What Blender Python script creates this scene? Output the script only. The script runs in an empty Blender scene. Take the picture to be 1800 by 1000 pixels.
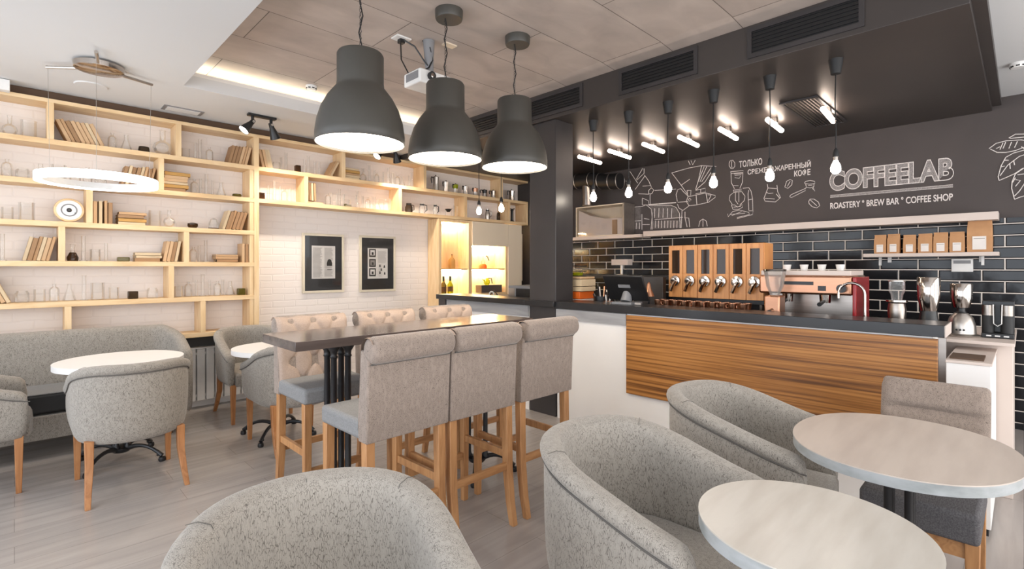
import bpy, math, random
from mathutils import Vector, Matrix
random.seed(7)
S = bpy.context.scene
COL = S.collection
PI = math.pi
R = math.radians

# ---------------------------------------------------------------- camera, world, big lights, exposure
cam_d = bpy.data.cameras.new('camera')
cam = bpy.data.objects.new('camera', cam_d)
COL.objects.link(cam)
S.camera = cam
cam.location = (0, 0, 1.42)
cam.rotation_euler = (R(90), 0, R(45.4 - 90))
cam_d.sensor_width = 36
cam_d.lens = 887 / 1800 * 36
cam_d.shift_y = -30 / 1800
cam_d.clip_start = 0.02

S.view_settings.view_transform = 'Standard'
S.view_settings.look = 'None'
S.view_settings.gamma = 1
S.view_settings.use_curve_mapping = False
S.view_settings.exposure = 0.35

w = bpy.data.worlds.new('sky')
S.world = w
w.use_nodes = True
w.node_tree.nodes['Background'].inputs[0].default_value = (.86, .92, 1, 1)
w.node_tree.nodes['Background'].inputs[1].default_value = 1.3


def area(name, loc, rot, sx, sy, power, col, portal=False):
    l = bpy.data.lights.new(name, 'AREA')
    l.shape = 'RECTANGLE'
    l.size = sx
    l.size_y = sy
    l.energy = power
    l.color = col
    if portal:
        l.cycles.is_portal = True
    o = bpy.data.objects.new(name, l)
    COL.objects.link(o)
    o.location = loc
    o.rotation_euler = rot
    return o


# daylight coming in through the window wall on the left and the glazed front behind the camera
area('window_daylight', (-2.72, 1.9, 1.55), (0, R(-90), 0), 2.4, 7.6, 170, (.84, .91, 1))
area('front_daylight', (1.6, -2.5, 1.6), (R(90), 0, 0), 7.6, 2.4, 180, (1, .96, .92))


# ---------------------------------------------------------------- materials
def nd(t, n, **k):
    x = t.nodes.new(n)
    for a, b in k.items():
        setattr(x, a, b)
    return x


def base_mat(name):
    m = bpy.data.materials.new(name)
    m.use_nodes = True
    t = m.node_tree
    b = t.nodes['Principled BSDF']
    return m, t, b


def rgb(c):
    return (c[0], c[1], c[2], 1)


def coords(t, scale, rot=(0, 0, 0), kind='Object'):
    tc = nd(t, 'ShaderNodeTexCoord')
    mp = nd(t, 'ShaderNodeMapping')
    mp.inputs['Scale'].default_value = scale
    mp.inputs['Rotation'].default_value = rot
    t.links.new(tc.outputs[kind], mp.inputs[0])
    return mp.outputs[0]


def mat(name, col, rough=.6, metal=0, col2=None, scale=(6, 6, 6), detail=4, amt=(.35, .65), bump=0, bscale=None, spec=.5, coat=0, rvar=0):
    m, t, b = base_mat(name)
    b.inputs['Roughness'].default_value = rough
    b.inputs['Metallic'].default_value = metal
    b.inputs['Specular IOR Level'].default_value = spec
    b.inputs['Coat Weight'].default_value = coat
    if col2 is None:
        col2 = tuple(c * .9 for c in col)
    v = coords(t, scale)
    n = nd(t, 'ShaderNodeTexNoise')
    n.inputs['Scale'].default_value = 1
    n.inputs['Detail'].default_value = detail
    t.links.new(v, n.inputs['Vector'])
    r = nd(t, 'ShaderNodeValToRGB')
    r.color_ramp.elements[0].position = amt[0]
    r.color_ramp.elements[0].color = rgb(col2)
    r.color_ramp.elements[1].position = amt[1]
    r.color_ramp.elements[1].color = rgb(col)
    t.links.new(n.outputs['Fac'], r.inputs[0])
    t.links.new(r.outputs[0], b.inputs['Base Color'])
    if bump:
        n2 = n
        if bscale:
            v2 = coords(t, bscale)
            n2 = nd(t, 'ShaderNodeTexNoise')
            n2.inputs['Scale'].default_value = 1
            n2.inputs['Detail'].default_value = 3
            t.links.new(v2, n2.inputs['Vector'])
        bp = nd(t, 'ShaderNodeBump')
        bp.inputs['Strength'].default_value = bump
        bp.inputs['Distance'].default_value = .002
        t.links.new(n2.outputs['Fac'], bp.inputs['Height'])
        t.links.new(bp.outputs[0], b.inputs['Normal'])
    return m


def emit(name, col, strength):
    m, t, b = base_mat(name)
    b.inputs['Base Color'].default_value = rgb(col)
    b.inputs['Emission Color'].default_value = rgb(col)
    b.inputs['Emission Strength'].default_value = strength
    return m


def fabric(name, light, dark, sx=260, sz=75, bump=.5):
    """woven upholstery with short dark vertical crackle"""
    m, t, b = base_mat(name)
    b.inputs['Roughness'].default_value = .95
    b.inputs['Specular IOR Level'].default_value = .15
    b.inputs['Sheen Weight'].default_value = .25
    v = coords(t, (sx, sx, sz))
    vo = nd(t, 'ShaderNodeTexVoronoi', feature='DISTANCE_TO_EDGE')
    vo.inputs['Scale'].default_value = 1
    nw = nd(t, 'ShaderNodeTexNoise')
    nw.inputs['Scale'].default_value = .9
    t.links.new(v, nw.inputs['Vector'])
    vm = nd(t, 'ShaderNodeVectorMath', operation='MULTIPLY_ADD')
    vm.inputs[1].default_value = (.5, .5, .5)
    t.links.new(nw.outputs['Color'], vm.inputs[0])
    t.links.new(v, vm.inputs[2])
    t.links.new(vm.outputs[0], vo.inputs['Vector'])
    v2 = coords(t, (70, 70, 30))
    n = nd(t, 'ShaderNodeTexNoise')
    n.inputs['Scale'].default_value = 1
    n.inputs['Detail'].default_value = 5
    t.links.new(v2, n.inputs['Vector'])
    v3 = coords(t, (sx * 3, sx * 3, sz * 8))
    n3 = nd(t, 'ShaderNodeTexNoise')
    n3.inputs['Scale'].default_value = 1
    t.links.new(v3, n3.inputs['Vector'])
    # crack mask : edge distance modulated by large noise
    mr = nd(t, 'ShaderNodeMapRange')
    mr.inputs[1].default_value = .50
    mr.inputs[2].default_value = .75
    mr.inputs[4].default_value = .10
    t.links.new(n.outputs['Fac'], mr.inputs[0])
    ma = nd(t, 'ShaderNodeMath', operation='ADD')
    t.links.new(mr.outputs[0], ma.inputs[0])
    t.links.new(vo.outputs['Distance'], ma.inputs[1])
    r = nd(t, 'ShaderNodeValToRGB')
    r.color_ramp.elements[0].position = .0
    r.color_ramp.elements[0].color = rgb(dark)
    r.color_ramp.elements[1].position = .085
    r.color_ramp.elements[1].color = rgb(light)
    t.links.new(ma.outputs[0], r.inputs[0])
    mx = nd(t, 'ShaderNodeMix', data_type='RGBA', blend_type='MULTIPLY')
    mx.inputs[0].default_value = .35
    r3 = nd(t, 'ShaderNodeValToRGB')
    r3.color_ramp.elements[0].position = .3
    r3.color_ramp.elements[0].color = (.55, .55, .55, 1)
    r3.color_ramp.elements[1].position = .65
    r3.color_ramp.elements[1].color = (1, 1, 1, 1)
    t.links.new(n3.outputs['Fac'], r3.inputs[0])
    t.links.new(r.outputs[0], mx.inputs[6])
    t.links.new(r3.outputs[0], mx.inputs[7])
    t.links.new(mx.outputs[2], b.inputs['Base Color'])
    bp = nd(t, 'ShaderNodeBump')
    bp.inputs['Strength'].default_value = bump
    bp.inputs['Distance'].default_value = .0015
    t.links.new(ma.outputs[0], bp.inputs['Height'])
    t.links.new(bp.outputs[0], b.inputs['Normal'])
    return m


def brick(name, c1, c2, mortar, bw, rh, ms, axes, off=(0, 0), rough=.5, bump=.5, dist=.004, offset=.5, smooth=.1, grain=None, gcol=.8, spec=.5, freq=2, mrough=None, wob=0):
    """brick / tile / plank pattern on a plane. axes: which object coords run along, and up the rows"""
    m, t, b = base_mat(name)
    b.inputs['Specular IOR Level'].default_value = spec
    tc = nd(t, 'ShaderNodeTexCoord')
    sp = nd(t, 'ShaderNodeSeparateXYZ')
    t.links.new(tc.outputs['Object'], sp.inputs[0])
    cb = nd(t, 'ShaderNodeCombineXYZ')
    for i in (0, 1):
        ad = nd(t, 'ShaderNodeMath', operation='ADD')
        ad.inputs[1].default_value = off[i]
        t.links.new(sp.outputs[axes[i]], ad.inputs[0])
        t.links.new(ad.outputs[0], cb.inputs[i])
    vec = cb.outputs[0]
    if wob:
        nw = nd(t, 'ShaderNodeTexNoise')
        nw.inputs['Scale'].default_value = 7
        t.links.new(tc.outputs['Object'], nw.inputs['Vector'])
        vm = nd(t, 'ShaderNodeVectorMath', operation='MULTIPLY_ADD')
        vm.inputs[1].default_value = (wob, wob, 0)
        t.links.new(nw.outputs['Color'], vm.inputs[0])
        t.links.new(vec, vm.inputs[2])
        vec = vm.outputs[0]
    br = nd(t, 'ShaderNodeTexBrick')
    br.offset = offset
    br.offset_frequency = freq
    br.inputs['Color1'].default_value = rgb(c1)
    br.inputs['Color2'].default_value = rgb(c2)
    br.inputs['Mortar'].default_value = rgb(mortar)
    br.inputs['Scale'].default_value = 1
    br.inputs['Mortar Size'].default_value = ms
    br.inputs['Mortar Smooth'].default_value = smooth
    br.inputs['Brick Width'].default_value = bw
    br.inputs['Row Height'].default_value = rh
    t.links.new(vec, br.inputs['Vector'])
    out = br.outputs['Color']
    if grain:
        v2 = coords(t, grain)
        n = nd(t, 'ShaderNodeTexNoise')
        n.inputs['Scale'].default_value = 1
        n.inputs['Detail'].default_value = 6
        n.inputs['Distortion'].default_value = .6
        t.links.new(v2, n.inputs['Vector'])
        r = nd(t, 'ShaderNodeValToRGB')
        r.color_ramp.elements[0].position = .3
        r.color_ramp.elements[0].color = (gcol, gcol, gcol, 1)
        r.color_ramp.elements[1].position = .7
        r.color_ramp.elements[1].color = (1, 1, 1, 1)
        t.links.new(n.outputs['Fac'], r.inputs[0])
        mx = nd(t, 'ShaderNodeMix', data_type='RGBA', blend_type='MULTIPLY')
        mx.inputs[0].default_value = 1
        t.links.new(out, mx.inputs[6])
        t.links.new(r.outputs[0], mx.inputs[7])
        out = mx.outputs[2]
    t.links.new(out, b.inputs['Base Color'])
    b.inputs['Roughness'].default_value = rough
    if mrough is not None:
        mr = nd(t, 'ShaderNodeMapRange')
        mr.inputs[3].default_value = rough
        mr.inputs[4].default_value = mrough
        t.links.new(br.outputs['Fac'], mr.inputs[0])
        t.links.new(mr.outputs[0], b.inputs['Roughness'])
    if bump:
        b2 = nd(t, 'ShaderNodeTexBrick')
        b2.offset = offset
        b2.offset_frequency = freq
        b2.inputs['Scale'].default_value = 1
        b2.inputs['Mortar Size'].default_value = ms * 3
        b2.inputs['Mortar Smooth'].default_value = 1
        b2.inputs['Brick Width'].default_value = bw
        b2.inputs['Row Height'].default_value = rh
        t.links.new(vec, b2.inputs['Vector'])
        n4 = nd(t, 'ShaderNodeTexNoise')
        n4.inputs['Scale'].default_value = 9
        t.links.new(tc.outputs['Object'], n4.inputs['Vector'])
        m4 = nd(t, 'ShaderNodeMath', operation='MULTIPLY_ADD')
        m4.inputs[1].default_value = -.25
        t.links.new(n4.outputs['Fac'], m4.inputs[0])
        t.links.new(b2.outputs['Fac'], m4.inputs[2])
        bp = nd(t, 'ShaderNodeBump', invert=True)
        bp.inputs['Strength'].default_value = bump
        bp.inputs['Distance'].default_value = dist
        t.links.new(m4.outputs[0], bp.inputs['Height'])
        t.links.new(bp.outputs[0], b.inputs['Normal'])
    return m


def glass_mat(name, tint=(.93, .95, .95), amount=1.0, body=0, bcol=(.8, .8, .8)):
    """thin-walled clear glass: see-through with an angle dependent reflection"""
    m, t, b = base_mat(name)
    t.nodes.remove(b)
    out = t.nodes['Material Output']
    tr = nd(t, 'ShaderNodeBsdfTransparent')
    tr.inputs[0].default_value = rgb(tint)
    gl = nd(t, 'ShaderNodeBsdfGlossy')
    gl.inputs['Roughness'].default_value = .04
    fr = nd(t, 'ShaderNodeFresnel')
    fr.inputs[0].default_value = 1.5
    mu = nd(t, 'ShaderNodeMath', operation='MULTIPLY')
    mu.inputs[1].default_value = amount
    t.links.new(fr.outputs[0], mu.inputs[0])
    mx = nd(t, 'ShaderNodeMixShader')
    t.links.new(mu.outputs[0], mx.inputs[0])
    t.links.new(tr.outputs[0], mx.inputs[1])
    t.links.new(gl.outputs[0], mx.inputs[2])
    last = mx.outputs[0]
    if body:
        df = nd(t, 'ShaderNodeBsdfDiffuse')
        df.inputs[0].default_value = rgb(bcol)
        m2 = nd(t, 'ShaderNodeMixShader')
        m2.inputs[0].default_value = body
        t.links.new(last, m2.inputs[1])
        t.links.new(df.outputs[0], m2.inputs[2])
        last = m2.outputs[0]
    t.links.new(last, out.inputs[0])
    return m


def wood(name, c1, c2, c3, scale, rough=.5, dist=1.2, bands=None):
    m, t, b = base_mat(name)
    b.inputs['Roughness'].default_value = rough
    v = coords(t, scale)
    n = nd(t, 'ShaderNodeTexNoise')
    n.inputs['Scale'].default_value = 1
    n.inputs['Detail'].default_value = 7
    n.inputs['Distortion'].default_value = dist
    t.links.new(v, n.inputs['Vector'])
    r = nd(t, 'ShaderNodeValToRGB')
    e = r.color_ramp.elements
    e[0].position = .32
    e[0].color = rgb(c3)
    e[1].position = .62
    e[1].color = rgb(c1)
    x = e.new(.47)
    x.color = rgb(c2)
    t.links.new(n.outputs['Fac'], r.inputs[0])
    t.links.new(r.outputs[0], b.inputs['Base Color'])
    return m


MT = {
    'white': mat('white_paint', (.84, .82, .80), .7, scale=(3, 3, 3), col2=(.82, .80, .78)),
    'ceil': mat('ceiling_paint', (.70, .70, .70), .8, scale=(1, 1, 1), col2=(.69, .69, .69)),
    'wallgrey': mat('grey_wall_paint', (.082, .068, .065), .7, scale=(2, 2, 2), col2=(.07, .058, .056)),
    'soffit': mat('charcoal_paint', (.055, .046, .042), .38, scale=(1.5, 1.5, 1.5), col2=(.048, .04, .037)),
    'column': mat('column_charcoal', (.046, .041, .042), .38, scale=(2, 2, 2), col2=(.034, .031, .032)),
    'black': mat('black_metal', (.012, .012, .013), .35, scale=(20, 20, 20)),
    'blackm': mat('black_matte', (.02, .02, .021), .6, scale=(20, 20, 20)),
    'iron': mat('cast_iron', (.012, .012, .014), .38, scale=(40, 40, 40), bump=.2),
    'shade': mat('lamp_shade_grey', (.06, .056, .048), .45, scale=(3, 3, 3), col2=(.055, .051, .044)),
    'chrome': mat('chrome', (.48, .43, .39), .12, 1),
    'steel': mat('brushed_steel', (.34, .30, .27), .28, 1, scale=(4, 4, 90)),
    'copper': mat('copper_steel', (.52, .27, .17), .32, 1, scale=(4, 4, 30)),
    'alu': mat('cast_aluminium', (.50, .46, .42), .32, .9, scale=(30, 30, 30)),
    'plasticw': mat('white_plastic', (.85, .84, .82), .35),
    'greyp': mat('grey_plastic', (.25, .25, .26), .4),
    'pine': wood('pine_board', (.84, .62, .37), (.79, .56, .31), (.72, .48, .25), (2.2, 14, 14), .5),
    'pinev': wood('pine_upright', (.84, .62, .37), (.79, .56, .31), (.72, .48, .25), (14, 14, 2.2), .5),
    'oak': wood('oak_leg', (.52, .265, .11), (.46, .225, .09), (.37, .17, .065), (30, 30, 4), .42),
    'oakd': wood('reddish_oak_leg', (.48, .22, .085), (.42, .18, .065), (.34, .14, .05), (30, 30, 4), .4),
    'oakx': wood('oak_rail', (.52, .265, .11), (.46, .225, .09), (.37, .17, .065), (4, 30, 30), .42),
    'zebra': wood('striped_veneer', (.46, .205, .055), (.31, .125, .03), (.12, .045, .012), (30, .9, 75), .38, .3),
    'greyw': wood('grey_stained_board', (.36, .36, .37), (.31, .31, .32), (.26, .26, .27), (30, 2, 18), .5, .5),
    'bamboo': wood('bamboo_box', (.66, .30, .10), (.60, .26, .085), (.52, .21, .065), (10, 40, 3), .4, .3),
    'top': mat('charcoal_worktop', (.022, .022, .024), .28, scale=(8, 8, 8), col2=(.018, .018, .02)),
    'tabledark': wood('dark_table_top', (.115, .09, .08), (.095, .073, .066), (.075, .058, .052), (2, 22, 22), .16, .4),
    'pinkw': mat('pale_shelf_lacquer', (.70, .60, .54), .45, scale=(2, 2, 2), col2=(.67, .57, .51)),
    'marble': mat('whitewashed_top', (.62, .54, .475), .3, scale=(2.2, 14, 8), col2=(.53, .455, .40), detail=8, amt=(.3, .6)),
    'marbleb': mat('whitewashed_top_pale', (.62, .585, .53), .28, scale=(3, 18, 8), col2=(.53, .49, .435), detail=8, amt=(.3, .6)),
    'edge': mat('table_rim_band', (.42, .44, .45), .45, scale=(9, 9, 20), col2=(.29, .31, .31), detail=6, amt=(.35, .6)),
    'fab': fabric('grey_tweed', (.375, .342, .30), (.10, .086, .075), 230, 48, .5),
    'fab2': fabric('stool_weave', (.35, .28, .235), (.10, .08, .067), 200, 230, .45),
    'fabs': mat('plain_upholstery', (.27, .268, .268), .9, scale=(160, 160, 160), col2=(.22, .218, .218), bump=.4, spec=.2),
    'fabt': mat('tufted_upholstery', (.46, .355, .29), .9, scale=(160, 160, 160), col2=(.40, .305, .25), bump=.4, spec=.2),
    'fabd': mat('slate_upholstery', (.14, .135, .14), .9, scale=(60, 200, 200), col2=(.085, .08, .085), bump=.4, spec=.2),
    'seam': mat('seam_shadow_thread', (.12, .11, .10), .95),  # dark thread tone that also carries shade of creases and tuft dimples
    'bulb': emit('bulb_glow', (1, .88, .74), 38),
    'tubee': emit('tube_glow', (1, .80, .66), 15),
    'disc': emit('pendant_diffuser', (1, .88, .72), 15),
    'spotl': emit('spot_glow', (1, .9, .78), 22),
    'ring': emit('ring_glow', (1, .97, .92), 9),
    'led': emit('led_strip_glow', (1, .86, .56), 85),
    'ledw': emit('cove_led_glow', (1, .91, .70), 17),
    'glass': glass_mat('clear_glass', (.985, .985, .98), .55, .07, (.95, .95, .93)),
    'pane': glass_mat('pane_glass', (.98, .98, .98), .6),
    'brownglass': glass_mat('brown_glass', (.30, .18, .09), 1.2, .45, (.07, .035, .015)),
    'oliveglass': glass_mat('olive_glass', (.45, .42, .18), 1.2, .45, (.16, .13, .03)),
    'yellowglass': glass_mat('yellow_green_glass', (.75, .8, .05), 1.1, .35, (.55, .6, .03)),
    'darkglass': glass_mat('smoked_glass', (.30, .24, .17), 1, .25, (.10, .07, .045)),
    'kraft': mat('kraft_paper', (.60, .33, .16), .75, scale=(12, 12, 12), col2=(.53, .285, .135)),
    'paper': mat('white_label_paper', (.90, .86, .82), .7),
    'pages': mat('page_edges', (.58, .47, .33), .85, scale=(3, 200, 3), col2=(.42, .32, .21)),
    'bk0': mat('tan_book_cloth', (.58, .36, .19), .7), 'bk1': mat('kraft_book_cover', (.66, .44, .25), .7),
    'bk2': mat('ochre_book_cover', (.55, .31, .09), .7), 'bk3': mat('pale_book_cover', (.72, .56, .36), .7), 'bk4': mat('umber_book_cover', (.38, .22, .11), .7),
    'dark': mat('dark_brown', (.10, .055, .03), .7),
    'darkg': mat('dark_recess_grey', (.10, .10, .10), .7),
    'red': mat('red_lacquer', (.33, .008, .012), .25), 'orange': mat('orange_plastic', (.9, .17, .02), .4),
    'cream': mat('cream_laminate', (.82, .70, .54), .5, scale=(1, 1, 1), col2=(.80, .68, .52)),
    'niche': wood('lit_pine_panel', (.80, .62, .40), (.76, .57, .35), (.70, .50, .29), (6, 6, 1.5), .5),
    'picbg': mat('picture_mat_black', (.035, .033, .033), .3, col2=(.03, .028, .028)),
    'ink': mat('print_ink', (.05, .045, .04), .8), 'inkg': mat('print_grey', (.33, .30, .28), .8),
    'chalkd': mat('rubbed_chalk', (.19, .17, .165), .95, scale=(60, 120, 30), col2=(.10, .085, .08), amt=(.3, .6)),
    'frame': mat('pale_picture_frame', (.70, .63, .50), .45),
    'chalk': mat('chalk_line', (.85, .79, .76), .95, scale=(90, 90, 90), col2=(.5, .46, .44), amt=(.3, .45)),
    'chalkf': mat('chalk_hatching', (.38, .35, .34), .95, scale=(60, 240, 120), col2=(.20, .18, .175), amt=(.38, .55)),
    'floor': brick('floor_planks', (.46, .415, .385), (.42, .38, .355), (.30, .27, .25), 1.2, .20, .0015, (0, 1), rough=.27, bump=.10, dist=.001, grain=(1.5, 16, 1), gcol=.80, offset=.37),
    'plankc': brick('ceiling_panels', (.60, .515, .46), (.52, .44, .39), (.16, .13, .11), 1.5, .53, .003, (0, 1), (.3, .21), rough=.8, bump=.2, dist=.003, grain=(3, 5, 1), gcol=.78),
    'bricks': brick('white_painted_brick', (.84, .775, .735), (.83, .765, .725), (.80, .735, .695), .26, .075, .004, (0, 2), rough=.65, bump=.35, dist=.005, wob=.02),
    'tiles': brick('black_bevelled_tiles', (.012, .012, .014), (.012, .012, .014), (.80, .73, .67), .303, .103, .0042, (1, 2), (.035, .045), rough=.12, bump=.7, dist=.005, mrough=.7, smooth=0, spec=.3),
}


# ---------------------------------------------------------------- mesh building helpers
class M:
    def __init__(s):
        s.v = []
        s.f = []

    def add(s, vs, fs):
        k = len(s.v)
        s.v += [tuple(p) for p in vs]
        s.f += [tuple(i + k for i in f) for f in fs]
        return s

    def box(s, x0, x1, y0, y1, z0, z1, mtx=None):
        vs = [Vector((x, y, z)) for z in (z0, z1) for y in (y0, y1) for x in (x0, x1)]
        if mtx is not None:
            vs = [mtx @ p for p in vs]
        return s.add(vs, [(0, 2, 3, 1), (4, 5, 7, 6), (0, 1, 5, 4), (2, 6, 7, 3), (0, 4, 6, 2), (1, 3, 7, 5)])

    def taper(s, x, y, z0, z1, a0, a1, dx=0, dy=0):
        """square post from z1 (half size a1, at x,y) down to z0 (half size a0, shifted by dx,dy)"""
        vs = []
        for z, a, ox, oy in ((z0, a0, dx, dy), (z1, a1, 0, 0)):
            for q, p in ((-1, -1), (1, -1), (1, 1), (-1, 1)):
                vs.append((x + ox + a * q, y + oy + a * p, z))
        return s.add(vs, [(3, 2, 1, 0), (4, 5, 6, 7), (0, 1, 5, 4), (1, 2, 6, 5), (2, 3, 7, 6), (3, 0, 4, 7)])

    def post(s, pts):
        """square post through pts [(x,y,z,half)]"""
        vs = []
        for x, y, z, a in pts:
            for q, p in ((-1, -1), (1, -1), (1, 1), (-1, 1)):
                vs.append((x + a * q, y + a * p, z))
        n = len(pts)
        fs = [(0, 1, 2, 3), tuple(4 * (n - 1) + i for i in (3, 2, 1, 0))]
        for k in range(n - 1):
            for i in range(4):
                j = (i + 1) % 4
                fs.append((4 * k + i, 4 * k + 4 + i, 4 * k + 4 + j, 4 * k + j))
        return s.add(vs, fs)

    def lathe(s, prof, c=(0, 0, 0), n=24, mtx=None):
        vs = []
        fs = []
        idx = []
        for r, z in prof:
            if r < 1e-6:
                idx.append([len(vs)] * n)
                vs.append(Vector((0, 0, z)))
            else:
                idx.append(list(range(len(vs), len(vs) + n)))
                vs += [Vector((r * math.cos(2 * PI * i / n), r * math.sin(2 * PI * i / n), z)) for i in range(n)]
        for a, b in zip(idx, idx[1:]):
            for i in range(n):
                j = (i + 1) % n
                q = []
                for t in (a[i], a[j], b[j], b[i]):
                    if t not in q:
                        q.append(t)
                if len(q) > 2:
                    fs.append(tuple(q))
        C = Vector(c)
        vs = [((mtx @ p) if mtx is not None else p) + C for p in vs]
        return s.add(vs, fs)

    def tube(s, pts, r, n=8, cap=True, closed=False):
        pts = [Vector(p) for p in pts]
        m = len(pts)
        rs = r if isinstance(r, (list, tuple)) else [r] * m
        vs = []
        fs = []
        up = None
        for i, p in enumerate(pts):
            if closed:
                d = (pts[(i + 1) % m] - pts[i - 1])
            else:
                d = (pts[min(i + 1, m - 1)] - pts[max(i - 1, 0)])
            d = d.normalized() if d.length > 1e-9 else Vector((0, 0, 1))
            if up is None:
                up = Vector((0, 0, 1)) if abs(d.z) < .9 else Vector((1, 0, 0))
            a = d.cross(up)
            if a.length < 1e-5:
                a = d.cross(Vector((1, 0, 0)))
            a.normalize()
            b = a.cross(d).normalized()
            up = b
            for k in range(n):
                t = 2 * PI * k / n
                vs.append(p + (a * math.cos(t) + b * math.sin(t)) * rs[i])
        for i in range(m if closed else m - 1):
            i2 = (i + 1) % m
            for k in range(n):
                k2 = (k + 1) % n
                fs.append((i * n + k, i2 * n + k, i2 * n + k2, i * n + k2))
        if cap and not closed:
            fs.append(tuple(range(n)))
            fs.append(tuple((m - 1) * n + k for k in reversed(range(n))))
        return s.add(vs, fs)

    def cyl(s, p, q, r, n=16):
        return s.tube([p, q], r, n)

    def disc(s, c, r, h, n=32, rx=None, p=2.0):
        """flat slab: ellipse or superellipse, top at c.z"""
        vs = []
        rx = rx or r
        for z in (c[2] - h, c[2]):
            for i in range(n):
                t = 2 * PI * i / n
                ct, st = math.cos(t), math.sin(t)
                vs.append((c[0] + rx * math.copysign(abs(ct) ** (2 / p), ct), c[1] + r * math.copysign(abs(st) ** (2 / p), st), z))
        fs = [tuple(reversed(range(n))), tuple(range(n, 2 * n))]
        fs += [(i, (i + 1) % n, n + (i + 1) % n, n + i) for i in range(n)]
        return s.add(vs, fs)

    def grid(s, fn, nu, nv):
        vs = [fn(i / nu, j / nv) for j in range(nv + 1) for i in range(nu + 1)]
        fs = [(j * (nu + 1) + i, j * (nu + 1) + i + 1, (j + 1) * (nu + 1) + i + 1, (j + 1) * (nu + 1) + i) for j in range(nv) for i in range(nu)]
        return s.add(vs, fs)

    def obj(s, name, m, parent=None, bevel=0, seg=2, sub=0, smooth=40, loc=None, rot=None):
        me = bpy.data.meshes.new(name)
        me.from_pydata(s.v, [], s.f)
        me.materials.append(MT[m] if isinstance(m, str) else m)
        import bmesh
        b = bmesh.new()
        b.from_mesh(me)
        bmesh.ops.recalc_face_normals(b, faces=b.faces)
        b.to_mesh(me)
        b.free()
        me.polygons.foreach_set('use_smooth', [True] * len(me.polygons))
        me.set_sharp_from_angle(angle=R(smooth if not sub else 180))
        o = bpy.data.objects.new(name, me)
        COL.objects.link(o)
        if parent is not None:
            o.parent = parent
        if bevel:
            md = o.modifiers.new('bevel', 'BEVEL')
            md.width = bevel
            md.segments = seg
            md.limit_method = 'ANGLE'
            md.angle_limit = R(35)
        if sub:
            md = o.modifiers.new('sub', 'SUBSURF')
            md.levels = sub
            md.render_levels = sub
        if loc is not None:
            o.location = loc
        if rot is not None:
            o.rotation_euler = rot
        return o


def tag(o, label, cat, group=None):
    o['label'] = label
    o['category'] = cat
    if group:
        o['group'] = group
    return o


def thing(name, label, cat, loc=(0, 0, 0), rz=0, group=None):
    o = bpy.data.objects.new(name, None)
    o.empty_display_size = .1
    COL.objects.link(o)
    o.location = loc
    o.rotation_euler = (0, 0, rz)
    return tag(o, label, cat, group)


def struct(name, m, mt, **k):
    o = m.obj(name, mt, **k)
    o['kind'] = 'structure'
    return o


def copy_tree(o, parent=None):
    c = o.copy()
    COL.objects.link(c)
    if parent is not None:
        c.parent = parent
    for ch in list(o.children):
        copy_tree(ch, c)
    return c


def place(proto, used, label, loc, rz=0, group=None, rot=None):
    """first call moves the prototype itself, later calls move copies"""
    o = proto if proto.name not in used else copy_tree(proto)
    used.add(proto.name)
    o['label'] = label
    if group:
        o['group'] = group
    o.location = loc
    o.rotation_euler = rot if rot is not None else (0, 0, rz)
    return o


USED = set()
ORD = ['first', 'second', 'third', 'fourth', 'fifth', 'sixth', 'seventh', 'eighth', 'ninth', 'tenth', 'eleventh', 'twelfth', 'thirteenth', 'fourteenth', 'fifteenth', 'sixteenth', 'seventeenth', 'eighteenth', 'nineteenth', 'twentieth']

# ================================================================ THE ROOM
YW, XB = 5.95, 6.28          # shelf wall, bar wall
X0, Y0 = -2.6, -2.4          # window wall, glazed front
struct('floor', M().box(X0 - .1, XB + .1, Y0 - .1, YW + .1, -.1, 0), 'floor')
struct('wall_shelf', M().box(X0 - .1, XB + .1, YW, YW + .12, 0, 3.2), 'bricks')
struct('wall_bar', M().box(XB, XB + .12, Y0 - .1, YW, 0, 3.2), 'wallgrey')
struct('wall_bar_tiles', M().box(XB - .012, XB, Y0, YW, 0, 1.86), 'tiles')


def window_wall(name, along, fixed0, fixed1, a0, a1, bays, z0, z1, axis):
    m = M()
    def bx(p, q, zz0, zz1):
        if axis == 'y':
            m.box(fixed0, fixed1, p, q, zz0, zz1)
        else:
            m.box(p, q, fixed0, fixed1, zz0, zz1)
    bx(a0, a1, 0, z0)
    bx(a0, a1, z1, 3.2)
    n = bays
    wdt = (a1 - a0) / n
    for i in range(n + 1):
        c = a0 + i * wdt
        bx(max(a0, c - .12), min(a1, c + .12), z0, z1)
    struct(name, m, 'white')
    for i in range(n):
        f = M()
        p, q = a0 + i * wdt + .12, a0 + (i + 1) * wdt - .12
        mid = (p + q) / 2
        c = (fixed0 + fixed1) / 2
        for (u, v, s, t) in ((p, q, z0, z0 + .05), (p, q, z1 - .05, z1), (p, p + .05, z0, z1), (q - .05, q, z0, z1), (mid - .025, mid + .025, z0, z1)):
            if axis == 'y':
                f.box(c - .03, c + .03, u, v, s, t)
            else:
                f.box(u, v, c - .03, c + .03, s, t)
        global WN
        WN += 1
        struct('window_%d' % WN, f, 'blackm')


WN = 0
window_wall('wall_left', 'y', X0 - .12, X0, Y0, YW, 5, .35, 2.75, 'y')
window_wall('wall_back', 'x', Y0 - .12, Y0, X0, XB, 5, .35, 2.75, 'x')

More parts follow.
